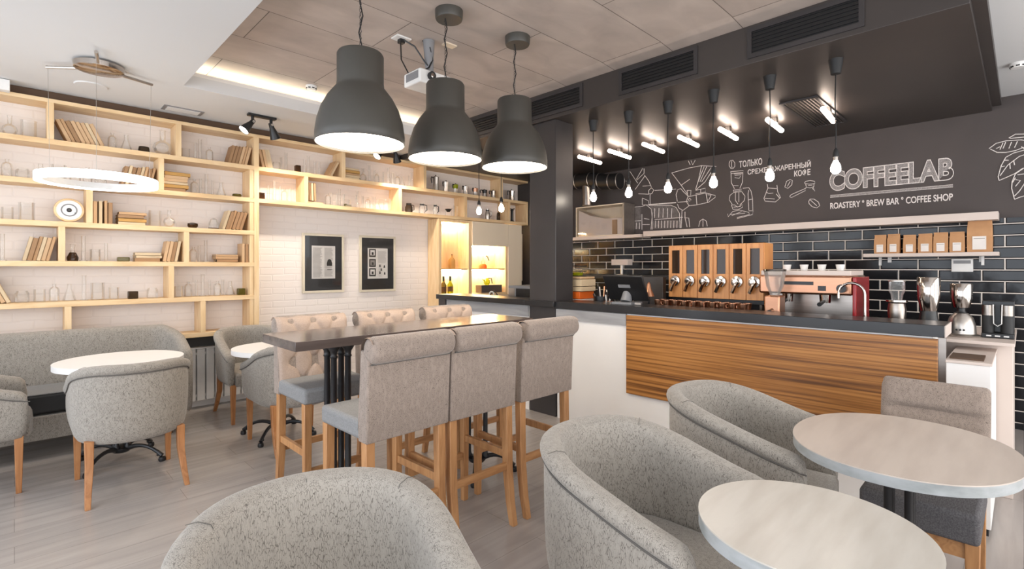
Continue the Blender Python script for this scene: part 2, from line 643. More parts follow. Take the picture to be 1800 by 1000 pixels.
# white lower ceiling around the panelled recess
RX0, RX1, RY0, RY1 = .98, 3.63, .15, 4.81
c = M()
c.box(X0, RX0, Y0, YW, 2.90, 3.0)
c.box(RX0, RX1, RY1, YW, 2.90, 3.0)
c.box(RX0, XB, Y0, RY0, 2.94, 3.05)
c.box(RX0 - .03, RX0, RY0, RY1, 3.0, 3.14)
struct('ceiling', c, 'ceil')
struct('ceiling_panels', M().box(RX0, 3.43, RY0, RY1 + .4, 3.11, 3.15), 'plankc')
struct('trim_1', M().add([(3.43, RY0, 3.11), (3.43, RY1 + .4, 3.11), (3.63, RY1 + .4, 3.095), (3.63, RY0, 3.095), (3.43, RY0, 3.15), (3.43, RY1 + .4, 3.15), (3.63, RY1 + .4, 3.15), (3.63, RY0, 3.15)],
       [(0, 1, 2, 3), (4, 7, 6, 5), (0, 3, 7, 4), (1, 5, 6, 2), (0, 4, 5, 1), (3, 2, 6, 7)]), 'plankc')
# cove trough and its warm strip
struct('trim_2', M().box(RX0, RX1, RY1, RY1 + .03, 3.0, 3.03).box(RX0, RX1, RY1 + .40, RY1 + .43, 3.0, 3.15), 'white')
led = M().box(RX0 + .05, RX1 - .05, RY1 + .10, RY1 + .13, 3.001, 3.02).obj('cove_led_strip', 'ledw')
tag(led, 'warm light strip lying in the cove at the far edge of the panelled ceiling', 'light strip')

# charcoal soffit over the bar, with slots for its vents
SZ = 2.83
m = M().box(3.63, XB, .2, YW, SZ, 3.2)
struct('ceiling_soffit', m, 'soffit', bevel=.004)
struct('trim_3', M().box(3.66, XB, .14, .2, 2.87, 3.0), 'soffit')
# column and dark end panels
struct('wall_column', M().box(3.66, 3.92, 3.12, 3.46, 0, SZ), 'column', bevel=.004)
struct('wall_niche_end', M().box(6.0, 6.06, 5.6, YW, 0, 2.82), 'column')
struct('trim_4', M().box(5.86, 5.96, 5.80, 5.83, 1.2, 1.97), 'cream')
struct('baseboard_shelf', M().box(X0, 4.2, YW - .02, YW, 0, .08), 'white')
struct('baseboard_bar', M().box(XB - .03, XB - .012, Y0, .0, 0, .08), 'black')
# dark grey strip on the wall under the lowest board behind the radiators
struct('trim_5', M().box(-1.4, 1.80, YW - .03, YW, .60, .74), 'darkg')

# ---------------------------------------------------------------- vents and ceiling fittings
def face_vent(y0, y1, label):
    t = thing('air_vent', label, 'vent', (3.63, (y0 + y1) / 2, 2.97), 0, 'slotted vents in the charcoal soffit')
    hy = (y1 - y0) / 2
    f = M()
    for a in ((-hy - .03, hy + .03, .075, .105), (-hy - .03, hy + .03, -.105, -.075), (-hy - .03, -hy, -.075, .075), (hy, hy + .03, -.075, .075)):
        f.box(-.012, .0, *a)
    f.obj('frame', 'column', t)
    M().box(-.002, 0.0, -hy, hy, -.075, .075).obj('backing', 'black', t)
    for i in range(6):
        z = -.062 + i * .025
        M().box(-.011, -.003, -hy, hy, z, z + .004).obj('slat', 'black', t)


for a, b_, l in ((3.87, 4.45, 'long dark slotted vent in the soffit face, farthest and partly behind a pendant shade'), (2.805, 3.402, 'dark slotted vent in the soffit face beside the smallest pendant shade'),
                 (1.736, 2.363, 'dark slotted vent in the soffit face, above the row of hanging bulbs'), (.698, 1.318, 'nearest and largest-looking dark slotted vent at the top of the soffit face')):
    face_vent(a, b_, l)

t = thing('ceiling_grille', 'square-slatted air grille set in the underside of the charcoal soffit', 'vent', (5.19, 1.33, SZ))
M().box(-.5, .5, -.135, .135, -.008, 0).obj('backing', 'black', t)
m = M()
for a in ((-.52, .52, .12, .145), (-.52, .52, -.145, -.12), (-.52, -.49, -.12, .12), (.49, .52, -.12, .12)):
    m.box(*a, -.014, -.002)
m.obj('frame', 'column', t)
for i in range(9):
    y = -.108 + i * .026
    M().box(-.49, .49, y, y + .007, -.013, -.006).obj('slat', 'steel', t)

t = thing('ceiling_grille', 'pale rectangular ceiling grille between the ring lamp and the spotlights', 'vent', (1.13, 5.56, 2.9))
M().box(-.16, .16, -.085, .085, -.006, 0).obj('frame', 'greyp', t)
M().box(-.13, .13, -.06, .06, -.01, -.004).obj('grid_panel', 'ceil', t)
tag(M().lathe([(0, -.008), (.105, -.008), (.11, 0), (0, 0)], (.445, 5.33, 2.9), 32).obj('ceiling_speaker', 'ceil'), 'flat round disc flush in the white ceiling near the ring lamp', 'ceiling speaker')
def detector(loc, label):
    t = thing('smoke_detector', label, 'smoke detector', loc)
    M().lathe([(0, 0), (.05, 0), (.05, -.015), (.038, -.035), (0, -.038)], n=24).obj('housing', 'plasticw', t)
    m = M()
    for i in range(8):
        a = i * PI / 4
        m.box(.036, .046, -.01, .01, -.03, -.02, Matrix.Rotation(a, 4, 'Z'))
    m.obj('slots', 'blackm', t)
detector((1.97, 4.66, 3.11), 'small white ceiling sensor beside the glowing cove')
detector((5.32, .03, 2.94), 'white smoke detector on the ceiling at the right edge')
t = thing('junction_box', 'small white box on top of the bookcase at the far left', 'box', (-.06, 5.66, 2.84))
M().box(-.05, .035, -.06, .02, -.03, .055).obj('case', 'plasticw', t, bevel=.004)
M().cyl((-.01, -.02, .05), (-.01, -.02, .062), .006).obj('cable_gland', 'greyp', t)

# ================================================================ BAR
# counter body
struct('trim_6', M().box(4.3, 4.32, 3.5, 4.9, .0, .9), 'darkg')
t = thing('bar_counter', 'long bar counter with striped wood front panel and charcoal top', 'counter', (3.63, 2.6, 0))
def loc(m, x=3.63, y=2.6, z=0):
    m.v = [(p[0] - x, p[1] - y, p[2] - z) for p in m.v]
    return m
loc(M().box(3.63, 3.95, .305, 3.10, 1.034, 1.10).box(3.60, 3.655, 3.10, 3.48, 1.045, 1.10).box(3.60, 3.95, 3.48, 4.95, 1.045, 1.10)).obj('raised_ledge', 'top', t, bevel=.003)
loc(M().box(3.95, 4.62, .53, 4.95, .90, .94)).obj('worktop', 'top', t, bevel=.003)
loc(M().box(3.66, 4.6, .56, 3.10, .0, .90).box(3.66, 3.95, .33, .56, .0, .90).box(3.66, 3.93, .36, 3.10, .9, 1.034)).obj('white_base', 'white', t)
loc(M().box(3.635, 3.66, .334, 2.33, .372, 1.022)).obj('striped_panel', 'zebra', t, bevel=.002)
loc(M().box(3.64, 3.66, 2.335, 3.10, .935, 1.03)).obj('grey_board', 'greyw', t)
loc(M().box(3.66, 3.9, 3.47, 4.95, .0, 1.045)).obj('far_base', 'white', t)
loc(M().box(3.645, 3.66, 3.47, 4.80, .93, 1.035)).obj('grey_board', 'greyw', t)
loc(M().box(3.64, 3.66, 4.82, 4.95, .80, 1.045)).obj('dark_end_block', 'column', t)
loc(M().box(3.655, 3.67, .300, .333, .60, 1.03)).obj('edge_post', 'steel', t)
loc(M().box(3.64, 3.95, .30, .305, 1.034, 1.098)).obj('end_cap', 'pinkw', t)

# white low cabinets at the right end of the bar
t = thing('low_cabinet', 'white low cabinet at the end of the bar, its corner nearest the camera', 'cabinet', (3.64, .12, 0))
loc(M().box(3.645, 4.34, .12, .30, .04, .90), 3.64, .12).obj('body', 'white', t, bevel=.003)
loc(M().box(3.66, 4.3, .13, .29, .0, .04), 3.64, .12).obj('plinth', 'black', t)
loc(M().box(3.638, 4.345, .115, .302, .90, .915), 3.64, .12).obj('top_panel', 'pinkw', t, bevel=.002)
tag(M().box(3.70, 3.90, .15, .29, .915, .925).obj('menu_tray', 'dark'), 'dark brown flat tray on the white low cabinet', 'tray')
t = thing('back_cabinet', 'taller pale cabinet carrying the coffee grinder and the coffee machine', 'cabinet', (4.35, .04, 0))
loc(M().box(4.35, 5.1, .045, .51, .0, .955), 4.35, .04).obj('body', 'pinkw', t, bevel=.003)
loc(M().box(4.15, 5.12, .035, .52, .955, .975), 4.35, .04).obj('top_panel', 'pinkw', t, bevel=.002)

# long pale shelf under the mural and the little shelf with coffee bags
tag(M().box(6.03, XB - .014, .153, 3.60, 1.835, 1.905).obj('long_wall_shelf', 'pinkw', bevel=.003), 'long pale shelf board running under the chalk mural', 'shelf')
tag(M().box(5.98, XB - .014, 3.62, 4.95, 1.825, 1.87).obj('box_shelf', 'pinkw', bevel=.003), 'short pale shelf board under the glazed display box', 'shelf')
t = thing('bag_shelf', 'short pale wall shelf holding the kraft coffee bags', 'shelf', (6.1, .64, 1.54))
M().box(-.05, .165, -.49, .49, -.018, .016).obj('board', 'pinkw', t, bevel=.002)
for y in (.38, -.38):
    M().box(.13, .165, y - .01, y + .01, -.10, -.018).obj('bracket', 'plasticw', t)
t = thing('wall_socket', 'white socket box with a grey flap on the black tiles under the bag shelf', 'socket', (XB - .014, .40, 1.44))
M().box(-.03, 0, -.075, .075, -.06, .06).obj('case', 'plasticw', t, bevel=.003)
M().box(-.034, -.028, -.06, .06, .015, .045).obj('flap', 'greyp', t)


def coffee_bag(y, wd, h, label, group):
    t = thing('coffee_bag', label, 'coffee bag', (6.14, y, 1.556), R(random.uniform(-4, 4)), group)
    hw = wd / 2
    prof = [(.035, 0, 1), (.038, .35, 1.02), (.03, .72, 1.0), (.008, .93, .97), (.006, 1, .96)]
    m = M()
    vs = []
    for d, z, k in prof:
        vs += [(-d, hw * k, z * h), (-d, -hw * k, z * h), (d, -hw * k, z * h), (d, hw * k, z * h)]
    fs = [(0, 1, 2, 3), (16, 19, 18, 17)]
    for i in range(4):
        for j in range(4):
            fs.append((4 * i + j, 4 * i + (j + 1) % 4, 4 * i + 4 + (j + 1) % 4, 4 * i + 4 + j))
    m.add(vs, fs).obj('bag', 'kraft', t, bevel=.003)
    M().box(-.0405, -.0385, -hw * .55, hw * .55, h * .08, h * .48).obj('paper_label', 'paper', t)
    M().box(-.0412, -.0402, -hw * .45, hw * .45, h * .40, h * .42).obj('print_line', 'inkg', t)
    M().box(-.012, .012, -hw * .97, hw * .97, h * .95, h * 1.01).obj('folded_top', 'kraft', t)


ys = [1.00, .893, .77, .652, .541, .426]
hs = [.185, .19, .175, .182, .188, .188]
for i, (y, h) in enumerate(zip(ys, hs)):
    coffee_bag(y, .098 if i < 3 else .105, h, 'small kraft coffee bag with white label, %s from the left on the bag shelf' % ORD[i], 'small kraft coffee bags')
coffee_bag(.275, .165, .295, 'big kraft coffee bag at the right end of the bag shelf', 'kraft coffee bags')

# ---------------------------------------------------------------- chalk mural
CH = {"A":[[3313,2687,3084,2718,2900,2725,2712,2687],[3313,2687,3179,2506,3096,2385],[2740,2675,2855,2512,2946,2446,2980,2417],[2900,2725,2940,2555,2980,2428],[2833,2705,2923,2520],[2778,2681,2900,2517],[2867,2709,2946,2523],[3179,2506,3061,2570],[3096,2429,3043,2424,3049,2358,3090,2362,3096,2429],[2980,2417,2850,2430,2850,2381,2980,2373],[2912,2426,2912,2376],[3079,2344,2980,2356,2844,2369,2723,2324,2723,2303,2811,2247,2968,2228,3073,2226,3108,2285,3084,2350],[2974,2361,2963,2228],[2844,2369,2822,2248],[2822,2345,2778,2330,2811,2268],[3061,2323,3041,2301,3061,2283,3081,2305,3061,2323],[3234,2297,3252,2389,3227,2455,3185,2462,3143,2412,3079,2349],[3227,2285,3084,2283,3067,2226,3155,2172,3209,2204,3234,2263],[3658,2295,3252,2287],[3655,2288,3252,2280],[3566,2480,3252,2463],[3658,2490,3618,2522,3579,2488,3612,2438,3658,2443,3658,2490],[3638,2441,3638,2299],[3758,2394,3758,2298,3658,2289,3665,2349,3758,2394],[3658,2283,3325,2254,3252,2219,3203,2136,3191,1943],[3566,2075,3155,2082],[3605,2178,3605,1943],[4108,2205,4058,2263,3861,2277,3765,2275],[4108,2205,4115,1957],[4108,2081,3779,2078],[3765,2275,3698,2293,3618,2227,3605,2119,3625,1944],[3765,2167,3765,1951],[3752,2022,3645,2016],[3731,2104,3651,2087],[3132,2074,3073,2065,3061,1947],[3167,2173,3179,1942],[3126,2152,3126,2074,3096,1949],[2940,1945,2923,2016,2883,2040,2839,2010,2827,1944],[2883,2040,2883,1942],[3752,2812,3854,2669],[3958,2792,3833,2612],[3731,2803,3731,2737,3847,2656],[3718,2700,3875,2526],[3725,2712,3658,2621,3618,2533],[4029,2666,3944,2644,3986,2624],[3752,2560,3632,2553],[3820,2460,3658,2437],[3079,2812,3055,2759],[3043,2812,3020,2754,2986,2809],[3553,2063,3557,1963],[3507,2060,3511,1961],[3461,2057,3465,1958],[3415,2054,3419,1956],[3370,2051,3374,1953],[3325,2048,3329,1951],[3281,2045,3285,1948],[3237,2042,3241,1946],[3194,2039,3197,1943],[3566,2234,3571,2105],[3502,2229,3507,2101],[3438,2223,3443,2096],[3375,2218,3380,2092],[3313,2213,3318,2087],[4079,2067,4083,1974],[4022,2063,4026,1971],[3965,2060,3969,1968],[3909,2056,3913,1965],[3854,2053,3858,1962],[3799,2049,3803,1959]],"B":[[2550,2710,2536,2735,2505,2735,2482,2700,2482,2655,2505,2631,2527,2634,2550,2673,2550,2710],[2518,2723,2523,2683,2514,2641],[2532,2598,2381,2591,2386,2569,2527,2575,2532,2598],[2527,2575,2523,2460,2487,2384],[2386,2569,2390,2454,2421,2381],[2491,2564,2394,2560],[2482,2546,2403,2543],[2482,2519,2429,2503,2412,2528],[2500,2422,2438,2414],[2500,2367,2403,2370,2403,2339,2491,2339,2500,2367],[2482,2352,2412,2353],[2487,2343,2541,2308,2550,2254,2514,2196],[2399,2338,2360,2280,2368,2228,2421,2179],[2474,2337,2474,2238,2443,2190],[2434,2333,2434,2216],[2523,2188,2482,2184,2447,2154,2394,2181,2390,2149,2438,2126,2505,2132,2523,2188],[2496,2158,2412,2160],[2568,2082,2563,2045,2509,2105,2429,2117,2317,2081,2308,2054,2456,2029],[2536,2071,2360,2075],[2518,2056,2403,2097],[2456,2015,2274,2051,2266,2095,2317,2099],[2386,2377,2317,2378,2291,2335,2274,2245,2270,2104],[2317,2108,2325,2304,2317,2347],[2317,2232,2274,2237],[2108,2394,2100,2349,2145,2233,2132,2197,2019,2178,1964,2224,1995,2295,2003,2373],[2132,2232,2027,2213],[2116,2299,2092,2284,2043,2283],[2011,2271,1972,2216],[2100,2349,2003,2330],[1917,2346,1901,2403,1863,2419,1840,2404,1847,2355,1886,2321,1917,2337,1917,2346],[1863,2398,1893,2343],[1866,2231,1851,2246,1712,2298,1708,2277,1851,2212,1866,2222,1866,2231],[1712,2298,1694,2312],[1716,2364,1705,2379,1661,2382,1617,2369,1614,2344,1668,2342,1712,2355,1716,2364],[1705,2346,1697,2312,1661,2300,1624,2312,1624,2345],[1683,2327,1639,2330],[1642,2298,1614,2258,1632,2305],[1675,2154,1661,2177,1624,2174,1581,2137,1567,2095,1596,2074,1639,2089,1672,2129,1675,2154],[1661,2169,1596,2098]],"C":[[221,2494,174,2534,112,2545,15,2536,-3,2528],[211,2488,167,2451,112,2442,51,2449,-3,2469],[174,2486,149,2499],[149,2474,130,2531],[130,2479,112,2536],[93,2473,75,2530],[57,2475,39,2527],[93,2567,51,2593,-2,2584,-44,2542],[87,2562,-2,2558],[155,2198,161,2233,142,2326,112,2399,63,2429,-3,2444,-67,2421],[155,2198,112,2218,57,2245,3,2289],[149,2240,99,2328,27,2394,-9,2405],[87,2343,84,2292],[63,2365,57,2322],[142,2317,118,2322],[124,2375,93,2370],[57,2020,75,2120,72,2179,51,2244,-2,2288,-56,2306],[57,2020,21,2037,-2,2043,-56,2113],[57,2049,27,2089,-2,2145,-32,2233],[51,2193,21,2181,51,2134],[39,2234,-9,2237],[69,2170,51,2210],[15,2477,-32,2418,-44,2349]]}
def chalk(name, lines, label, r=.0042):
    m = M()
    for q in lines:
        pts = [(6.2755, q[i] / 1000, q[i + 1] / 1000) for i in range(0, len(q), 2)]
        m.tube(pts, r, 5)
    tag(m.obj(name, 'chalk'), label, 'chalk drawing')
chalk('chalk_drawing', CH['A'], 'chalk drawing of a roasting machine with a hopper, on the grey wall')
chalk('chalk_drawing', CH['B'], 'chalk drawing of brewing gear, flask, portafilter and beans below the Cyrillic words', .0034)
chalk('chalk_drawing', CH['C'], 'chalk drawing of coffee leaves at the right edge of the grey wall', .0036)


m = M()
for poly in [[(3.646, 2.274), (3.341, 2.254), (3.265, 2.213), (3.217, 2.137), (3.204, 2.066), (3.57, 2.084), (3.596, 2.166)], [(3.594, 2.062), (3.201, 2.05), (3.204, 1.946), (3.601, 1.95)], [(4.098, 2.205), (4.055, 2.257), (3.865, 2.269), (3.78, 2.267), (3.78, 2.084), (4.105, 2.089)], [(4.105, 2.074), (3.79, 2.071), (3.796, 1.963), (4.111, 1.964)]]:
    k = len(poly)
    m.add([(6.2772, y, z) for y, z in poly], [tuple(range(k))])
r_ = m.obj('rubbed_chalk', 'chalkd')
r_.parent = bpy.data.objects['chalk_drawing']


def wall_text(name, s, yl, yr, zb, zt, mt, label=None, outline=0, parent=None, depth=.0015, cat='lettering'):
    cu = bpy.data.curves.new(name, 'FONT')
    cu.body = s
    cu.size = 1
    cu.offset = .04 if cat == 'lettering' and parent and s == 'COFFEELAB' else .02
    if outline:
        cu.fill_mode = 'NONE'
        cu.bevel_depth = outline
        cu.bevel_resolution = 0
    else:
        cu.extrude = depth
        pass
    o = bpy.data.objects.new(name, cu)
    COL.objects.link(o)
    bpy.context.view_layer.update()
    me = bpy.data.meshes.new_from_object(o.evaluated_get(bpy.context.evaluated_depsgraph_get()))
    bpy.data.objects.remove(o)
    xs = [v.co.x for v in me.vertices]
    zs = [v.co.y for v in me.vertices]
    a, b_, c_, d_ = min(xs), max(xs), min(zs), max(zs)
    sx = (yl - yr) / (b_ - a)
    sz = (zt - zb) / (d_ - c_)
    for v in me.vertices:
        x, z, e = v.co
        v.co = (6.2765 - (e * .1 + .002 if outline else e), yl - (x - a) * sx, zb + (z - c_) * sz)
    me.polygons.foreach_set('use_smooth', [False] * len(me.polygons))
    me.materials.clear()
    me.materials.append(MT[mt])
    r = bpy.data.objects.new(name, me)
    COL.objects.link(r)
    if parent:
        r.parent = parent
    if label:
        tag(r, label, cat)
    return r


t = thing('chalk_sign', 'large chalk-lettered shop name with a rule and a line of words below', 'lettering', (0, 0, 0))
wall_text('hatched_letters', 'COFFEELAB', 1.468, .467, 2.245, 2.455, 'chalkf', parent=t)
wall_text('letter_outlines', 'COFFEELAB', 1.475, .46, 2.240, 2.46, 'chalk', outline=.016, parent=t)
M().box(6.275, 6.279, .467, 1.468, 2.176, 2.198).obj('underline', 'chalkf', t)
M().tube([(6.277, .467, 2.176), (6.277, 1.468, 2.176), (6.277, 1.468, 2.198), (6.277, .467, 2.198)], .003, 4, closed=True).obj('underline_edge', 'chalk', t)
wall_text('small_words', 'ROASTERY ° BREW BAR ° COFFEE SHOP', 1.468, .467, 2.050, 2.120, 'chalk', parent=t)
wall_text('chalk_lettering', 'ТОЛЬКО', 2.430, 2.165, 2.632, 2.712, 'chalk', 'upper chalk line of Cyrillic letters next to a chalk bean')
wall_text('chalk_lettering', 'СВЕЖЕЗАЖАРЕННЫЙ', 2.33, 1.655, 2.533, 2.612, 'chalk', 'long middle chalk line of Cyrillic letters behind a hanging bulb')
wall_text('chalk_lettering', 'КОФЕ', 1.822, 1.658, 2.442, 2.516, 'chalk', 'short lowest chalk line of Cyrillic letters')

# ---------------------------------------------------------------- lamps over the bar
ts = thing('hanging_bulb', '', 'pendant lamp', (0, 0, 0), 0, 'bare bulbs hanging on black cords')
M().lathe([(0, 0), (.045, 0), (.043, -.012), (.03, -.098), (.012, -.102), (0, -.102)], n=20).obj('ceiling_cup', 'blackm', ts)
M().tube([(0, 0, -.1), (.004, .002, -.3), (-.003, 0, -.5), (0, 0, -.63)], .0042, 6).obj('cord', 'black', ts)
so = M().lathe([(.004, -.60), (.012, -.61), (.019, -.635), (.02, -.66), (0, -.66)], n=16).obj('socket', 'blackm', ts)
M().lathe([(0, -.655), (.0145, -.655), (.0145, -.685), (0, -.685)], n=16).obj('collar', 'alu', so)
M().lathe([(.013, -.683), (.016, -.695), (.027, -.717), (.031, -.74), (.028, -.758), (.017, -.772), (0, -.777)], n=20).obj('bulb', 'bulb', ts)
yy = [4.59, 4.2, 3.31, 2.91, 2.517, 2.13, 1.737, 1.316, .896]
names = ['bare bulb hanging left of the column, leftmost of the two by the moka pots', 'bare bulb hanging left of the column, right one of the two by the coffee pots', None,
         'bare hanging bulb nearest the column on its right', 'bare hanging bulb in front of the left part of the roaster drawing', 'bare hanging bulb below the chalk hopper',
         'bare hanging bulb between the hopper and the chalk grinder', 'bare hanging bulb in front of the Cyrillic chalk words', 'bare hanging bulb in front of the first big chalk letter, nearest']
for y, l in zip(yy, names):
    if l:
        place(ts, USED, l, (3.97, y, SZ), R(random.uniform(0, 360)))

tt = thing('tube_light', '', 'ceiling light', (0, 0, 0), 0, 'short glowing tubes on the charcoal soffit')
M().box(-.035, .035, -.02, .02, -.045, 0).obj('holder', 'alu', tt, bevel=.003)
M().tube([(-.25, 0, -.068), (-.245, 0, -.068), (.245, 0, -.068), (.25, 0, -.068)], [.016, .022, .022, .016], 14).obj('tube', 'tubee', tt)
for i, y in enumerate([3.80, 3.364, 2.92, 2.505, 2.085, 1.65, 1.21]):
    place(tt, USED, 'short glowing tube light on the soffit, %s' % (['farthest, beside the column', 'second from the column', 'third from the column', 'middle one of the seven', 'third from the right end', 'second from the right end', 'nearest, overlapping the slatted grille'][i]),
          (5.115, y + .0, SZ), R(4))

# ---------------------------------------------------------------- big pendants over the high table
tp = thing('dome_pendant', '', 'pendant lamp', (0, 0, 0), 0, 'large dark dome pendants')
prof = [(.236, 0), (.24, .004), (.239, .05), (.229, .12), (.207, .19), (.175, .25), (.142, .293), (.127, .312), (.127, .325), (.125, .335), (.125, .485), (.118, .497), (.0, .5)]
M().lathe(prof + [(0, .49), (.115, .485), (.12, .33), (.135, .29), (.20, .18), (.232, .05), (.236, 0)], n=56).obj('shade', 'shade', tp, smooth=50)
M().lathe([(.231, .012), (.0, .012), (0, .02), (.231, .02), (.231, .012)], n=56).obj('diffuser', 'disc', tp)
M().lathe([(0, .97), (.085, .97), (.09, .98), (.092, 1.03), (0, 1.03)], n=32).obj('ceiling_rose', 'shade', tp)
m = M()
for i in range(24):
    z = .5 + i * .0198
    a = (i % 2) * PI / 2
    pts = [(math.cos(a) * .006 * math.cos(q * PI / 3), math.sin(a) * .006 * math.cos(q * PI / 3), z + .011 * (1 + math.sin(q * PI / 3))) for q in range(6)]
    m.tube(pts, .0016, 4, closed=True)
m.obj('chain', 'blackm', tp)
M().tube([(.0, 0, .5), (.014, .006, .54), (-.008, .004, .62), (.012, -.004, .72), (-.006, .004, .82), (.014, 0, .9), (0, 0, .98)], .0035, 6).obj('cord', 'black', tp)
for l, p in (('dark dome pendant lamp, nearest and leftmost of the three', (1.36, 2.57, 2.10)), ('dark dome pendant lamp, middle of the three, in front of the projector', (2.01, 2.66, 2.125)), ('dark dome pendant lamp, rightmost of the three, against the charcoal soffit', (2.60, 2.61, 2.145))):
    o = place(tp, USED, l, p)
    dz = 3.11 - p[2] - 1.03
    for ch in o.children:
        n_ = ch.name.split('.')[0]
        if n_ == 'ceiling_rose':
            ch.location = (.03, .0, dz)
        elif n_ in ('chain', 'cord'):
            ch.scale = (1, 1, 1)
            k = (.47 + dz) / .47
            ch.scale = (1, 1, k)
            ch.location = (0, 0, .5 - .5 * k)

# ---------------------------------------------------------------- ring lamp
t = thing('ring_lamp', 'glowing white ring lamp hung on thin wires at the left', 'pendant lamp', (.44, 4.72, 2.02))
n = 64
def ringm(r0, r1, z0, z1, nm, mt):
    M().lathe([(r0, z0), (r1, z0), (r1, z1), (r0, z1), (r0, z0)], n=72).obj(nm, mt, t, smooth=30)
ringm(.325, .35, 0, .055, 'light_ring', 'ring')
ringm(.305, .325, .01, .055, 'inner_band', 'plasticw')
M().lathe([(0, .822), (.10, .822), (.145, .832), (.15, .865), (0, .865)], n=40).obj('canopy', 'chrome', t)
for k, a in enumerate((R(20), R(140), R(262))):
    c_, s_ = math.cos(a), math.sin(a)
    M().tube([(c_ * .12, s_ * .12, .845), (c_ * .36, s_ * .36, .845)], .011, 8).obj('arm', 'alu', t)
    M().cyl((c_ * .35, s_ * .35, .84), (c_ * .337, s_ * .337, .05), .0012, 5).obj('wire', 'alu', t)

# ---------------------------------------------------------------- twin spotlights
def twin_spot(loc_, label):
    t = thing('twin_spotlight', label, 'spotlight', loc_, R(0), 'black twin spotlights')
    M().box(-.13, .13, -.03, .03, -.022, 0).obj('mounting_bar', 'black', t, bevel=.004)
    for x, d in ((-.085, Vector((-.62, -.12, -.75))), (.085, Vector((.42, .30, -.85)))):
        d.normalize()
        q = d.to_track_quat('Z', 'Y').to_matrix().to_4x4()
        c0 = Vector((x, 0, -.075))
        M().cyl((x, 0, -.02), (x, 0, -.075), .014, 10).obj('stem', 'black', t)
        h = M().lathe([(0, -.02), (.02, -.02), (.024, .03), (.03, .05), (.042, .10), (.05, .135), (.046, .135), (.036, .09), (0, .08)], c0, 24, q).obj('spot_head', 'black', t)
        M().lathe([(0, .128), (.046, .128), (.046, .122), (0, .122)], c0, 24, q).obj('lens', 'spotl', h)
        sl = bpy.data.lights.new('spot_beam', 'SPOT')
        sl.energy = 40
        sl.color = (1, .86, .70)
        sl.spot_size = R(110)
        sl.spot_blend = .8
        sl.shadow_soft_size = .04
        so_ = bpy.data.objects.new('spot_beam', sl)
        COL.objects.link(so_)
        so_.parent = t
        so_.location = c0 + d * .15
        so_.rotation_euler = d.to_track_quat('-Z', 'Y').to_euler()
        M().lathe([(0, 0), (.012, 0), (.012, .01), (0, .01)], (x, -.03, -.08), 10, Matrix.Rotation(R(90), 4, 'X')).obj('joint_knob', 'alu', h)
twin_spot((1.72, 5.22, 2.9), 'black twin spotlight on the white ceiling above the bookcase post')
twin_spot((3.20, 5.35, 2.9), 'black twin spotlight peeking out below the nearest dome pendant')

# ---------------------------------------------------------------- projector
t = thing('projector', 'white projector hanging from the panelled ceiling on a grey mount', 'projector', (2.21, 3.115, 2.745))
M().box(-.16, .16, -.105, .105, 0, .10).obj('body', 'plasticw', t, bevel=.012, seg=3)
M().box(-.162, -.158, -.085, .07, .03, .085).obj('side_grille', 'greyp', t)
M().lathe([(0, 0), (.026, 0), (.03, .02), (.03, .03), (0, .03)], (-.07, -.105, .055), 20, Matrix.Rotation(R(90), 4, 'X')).obj('lens_ring', 'blackm', t)
M().lathe([(0, 0), (.016, 0), (.0, .006)], (-.07, -.136, .055), 20, Matrix.Rotation(R(90), 4, 'X')).obj('lens', 'chrome', t)
M().box(-.09, .09, -.07, .07, .10, .112).tube([(0, 0, .11), (0, .01, .2), (-.01, 0, .365)], [.03, .034, .045], 10).obj('mount', 'greyp', t)
M().tube([(-.05, .02, .36), (-.02, -.03, .30), (.01, -.02, .22), (-.03, -.03, .15), (-.08, -.02, .115)], .006, 6).tube([(-.19, .10, .36), (-.10, .05, .31), (-.05, .0, .2), (.03, -.02, .12)], .006, 6).tube([(-.19, .10, .36), (-.19, .09, .2), (-.15, .05, .09)], .005, 6).obj('cables', 'black', t)
t = thing('ceiling_socket', 'white socket plate on the panelled ceiling left of the projector', 'socket', (2.03, 3.22, 3.11))
M().box(-.06, .06, -.045, .045, -.012, 0).obj('plate', 'plasticw', t, bevel=.003)
M().box(-.02, .02, -.02, .02, -.04, -.012).obj('plug', 'black', t)
tag(M().box(2.30, 2.40, 3.03, 3.09, 3.10, 3.11).obj('ceiling_plate', 'cream'), 'yellowish socket plate on the panelled ceiling right of the projector mount', 'socket')

# ================================================================ BOOKCASE
YF = 5.70
T = [2.492, 2.152, 1.808, 1.474, 1.130, .777]      # top faces of the boards, top row first
t = thing('bookcase', 'pale pine bookcase of staggered open compartments covering the white brick wall', 'bookcase', (0, YF, 0))
def bc(nm, x0, x1, z0, z1, mt='pine', y0=0, y1=.2475):
    M().box(x0, x1, y0, y1, z0, z1).obj(nm, mt, t, bevel=.0015, seg=1)
PX = (1.80, 1.85)
bc('board', -1.4, 5.99, 2.796, 2.828)
bc('gap_shade_strip', -1.4, 3.6, 2.828, 2.898, 'dark', .05, .245)  # dark strip standing in for the dim open gap above the bookcase
for k, z in enumerate(T):
    bc('board', -1.4, PX[0], z - .044, z)
bc('board', PX[1], 5.99, T[0] - .044, T[0])
bc('board', PX[1], 5.99, T[1] - .044, T[1])
bc('upright', PX[0], PX[1], T[5] - .044, 2.796, 'pinev')
bc('upright', PX[0] - .04, PX[0] - .003, T[5], T[0] - .044, 'pinev', .006)
UP = [(.215, 0), (1.125, 0), (2.80, 0), (3.965, 0), (5.40, 0), (.985, 1), (2.355, 1), (3.58, 1), (4.68, 1), (5.56, 1), (.465, 2), (.285, 3), (1.19, 3), (1.065, 4), (.325, 5), (1.33, 5),
      (-.75, 0), (-.35, 1), (-.8, 2), (-.6, 3), (-.3, 4), (-.9, 5)]
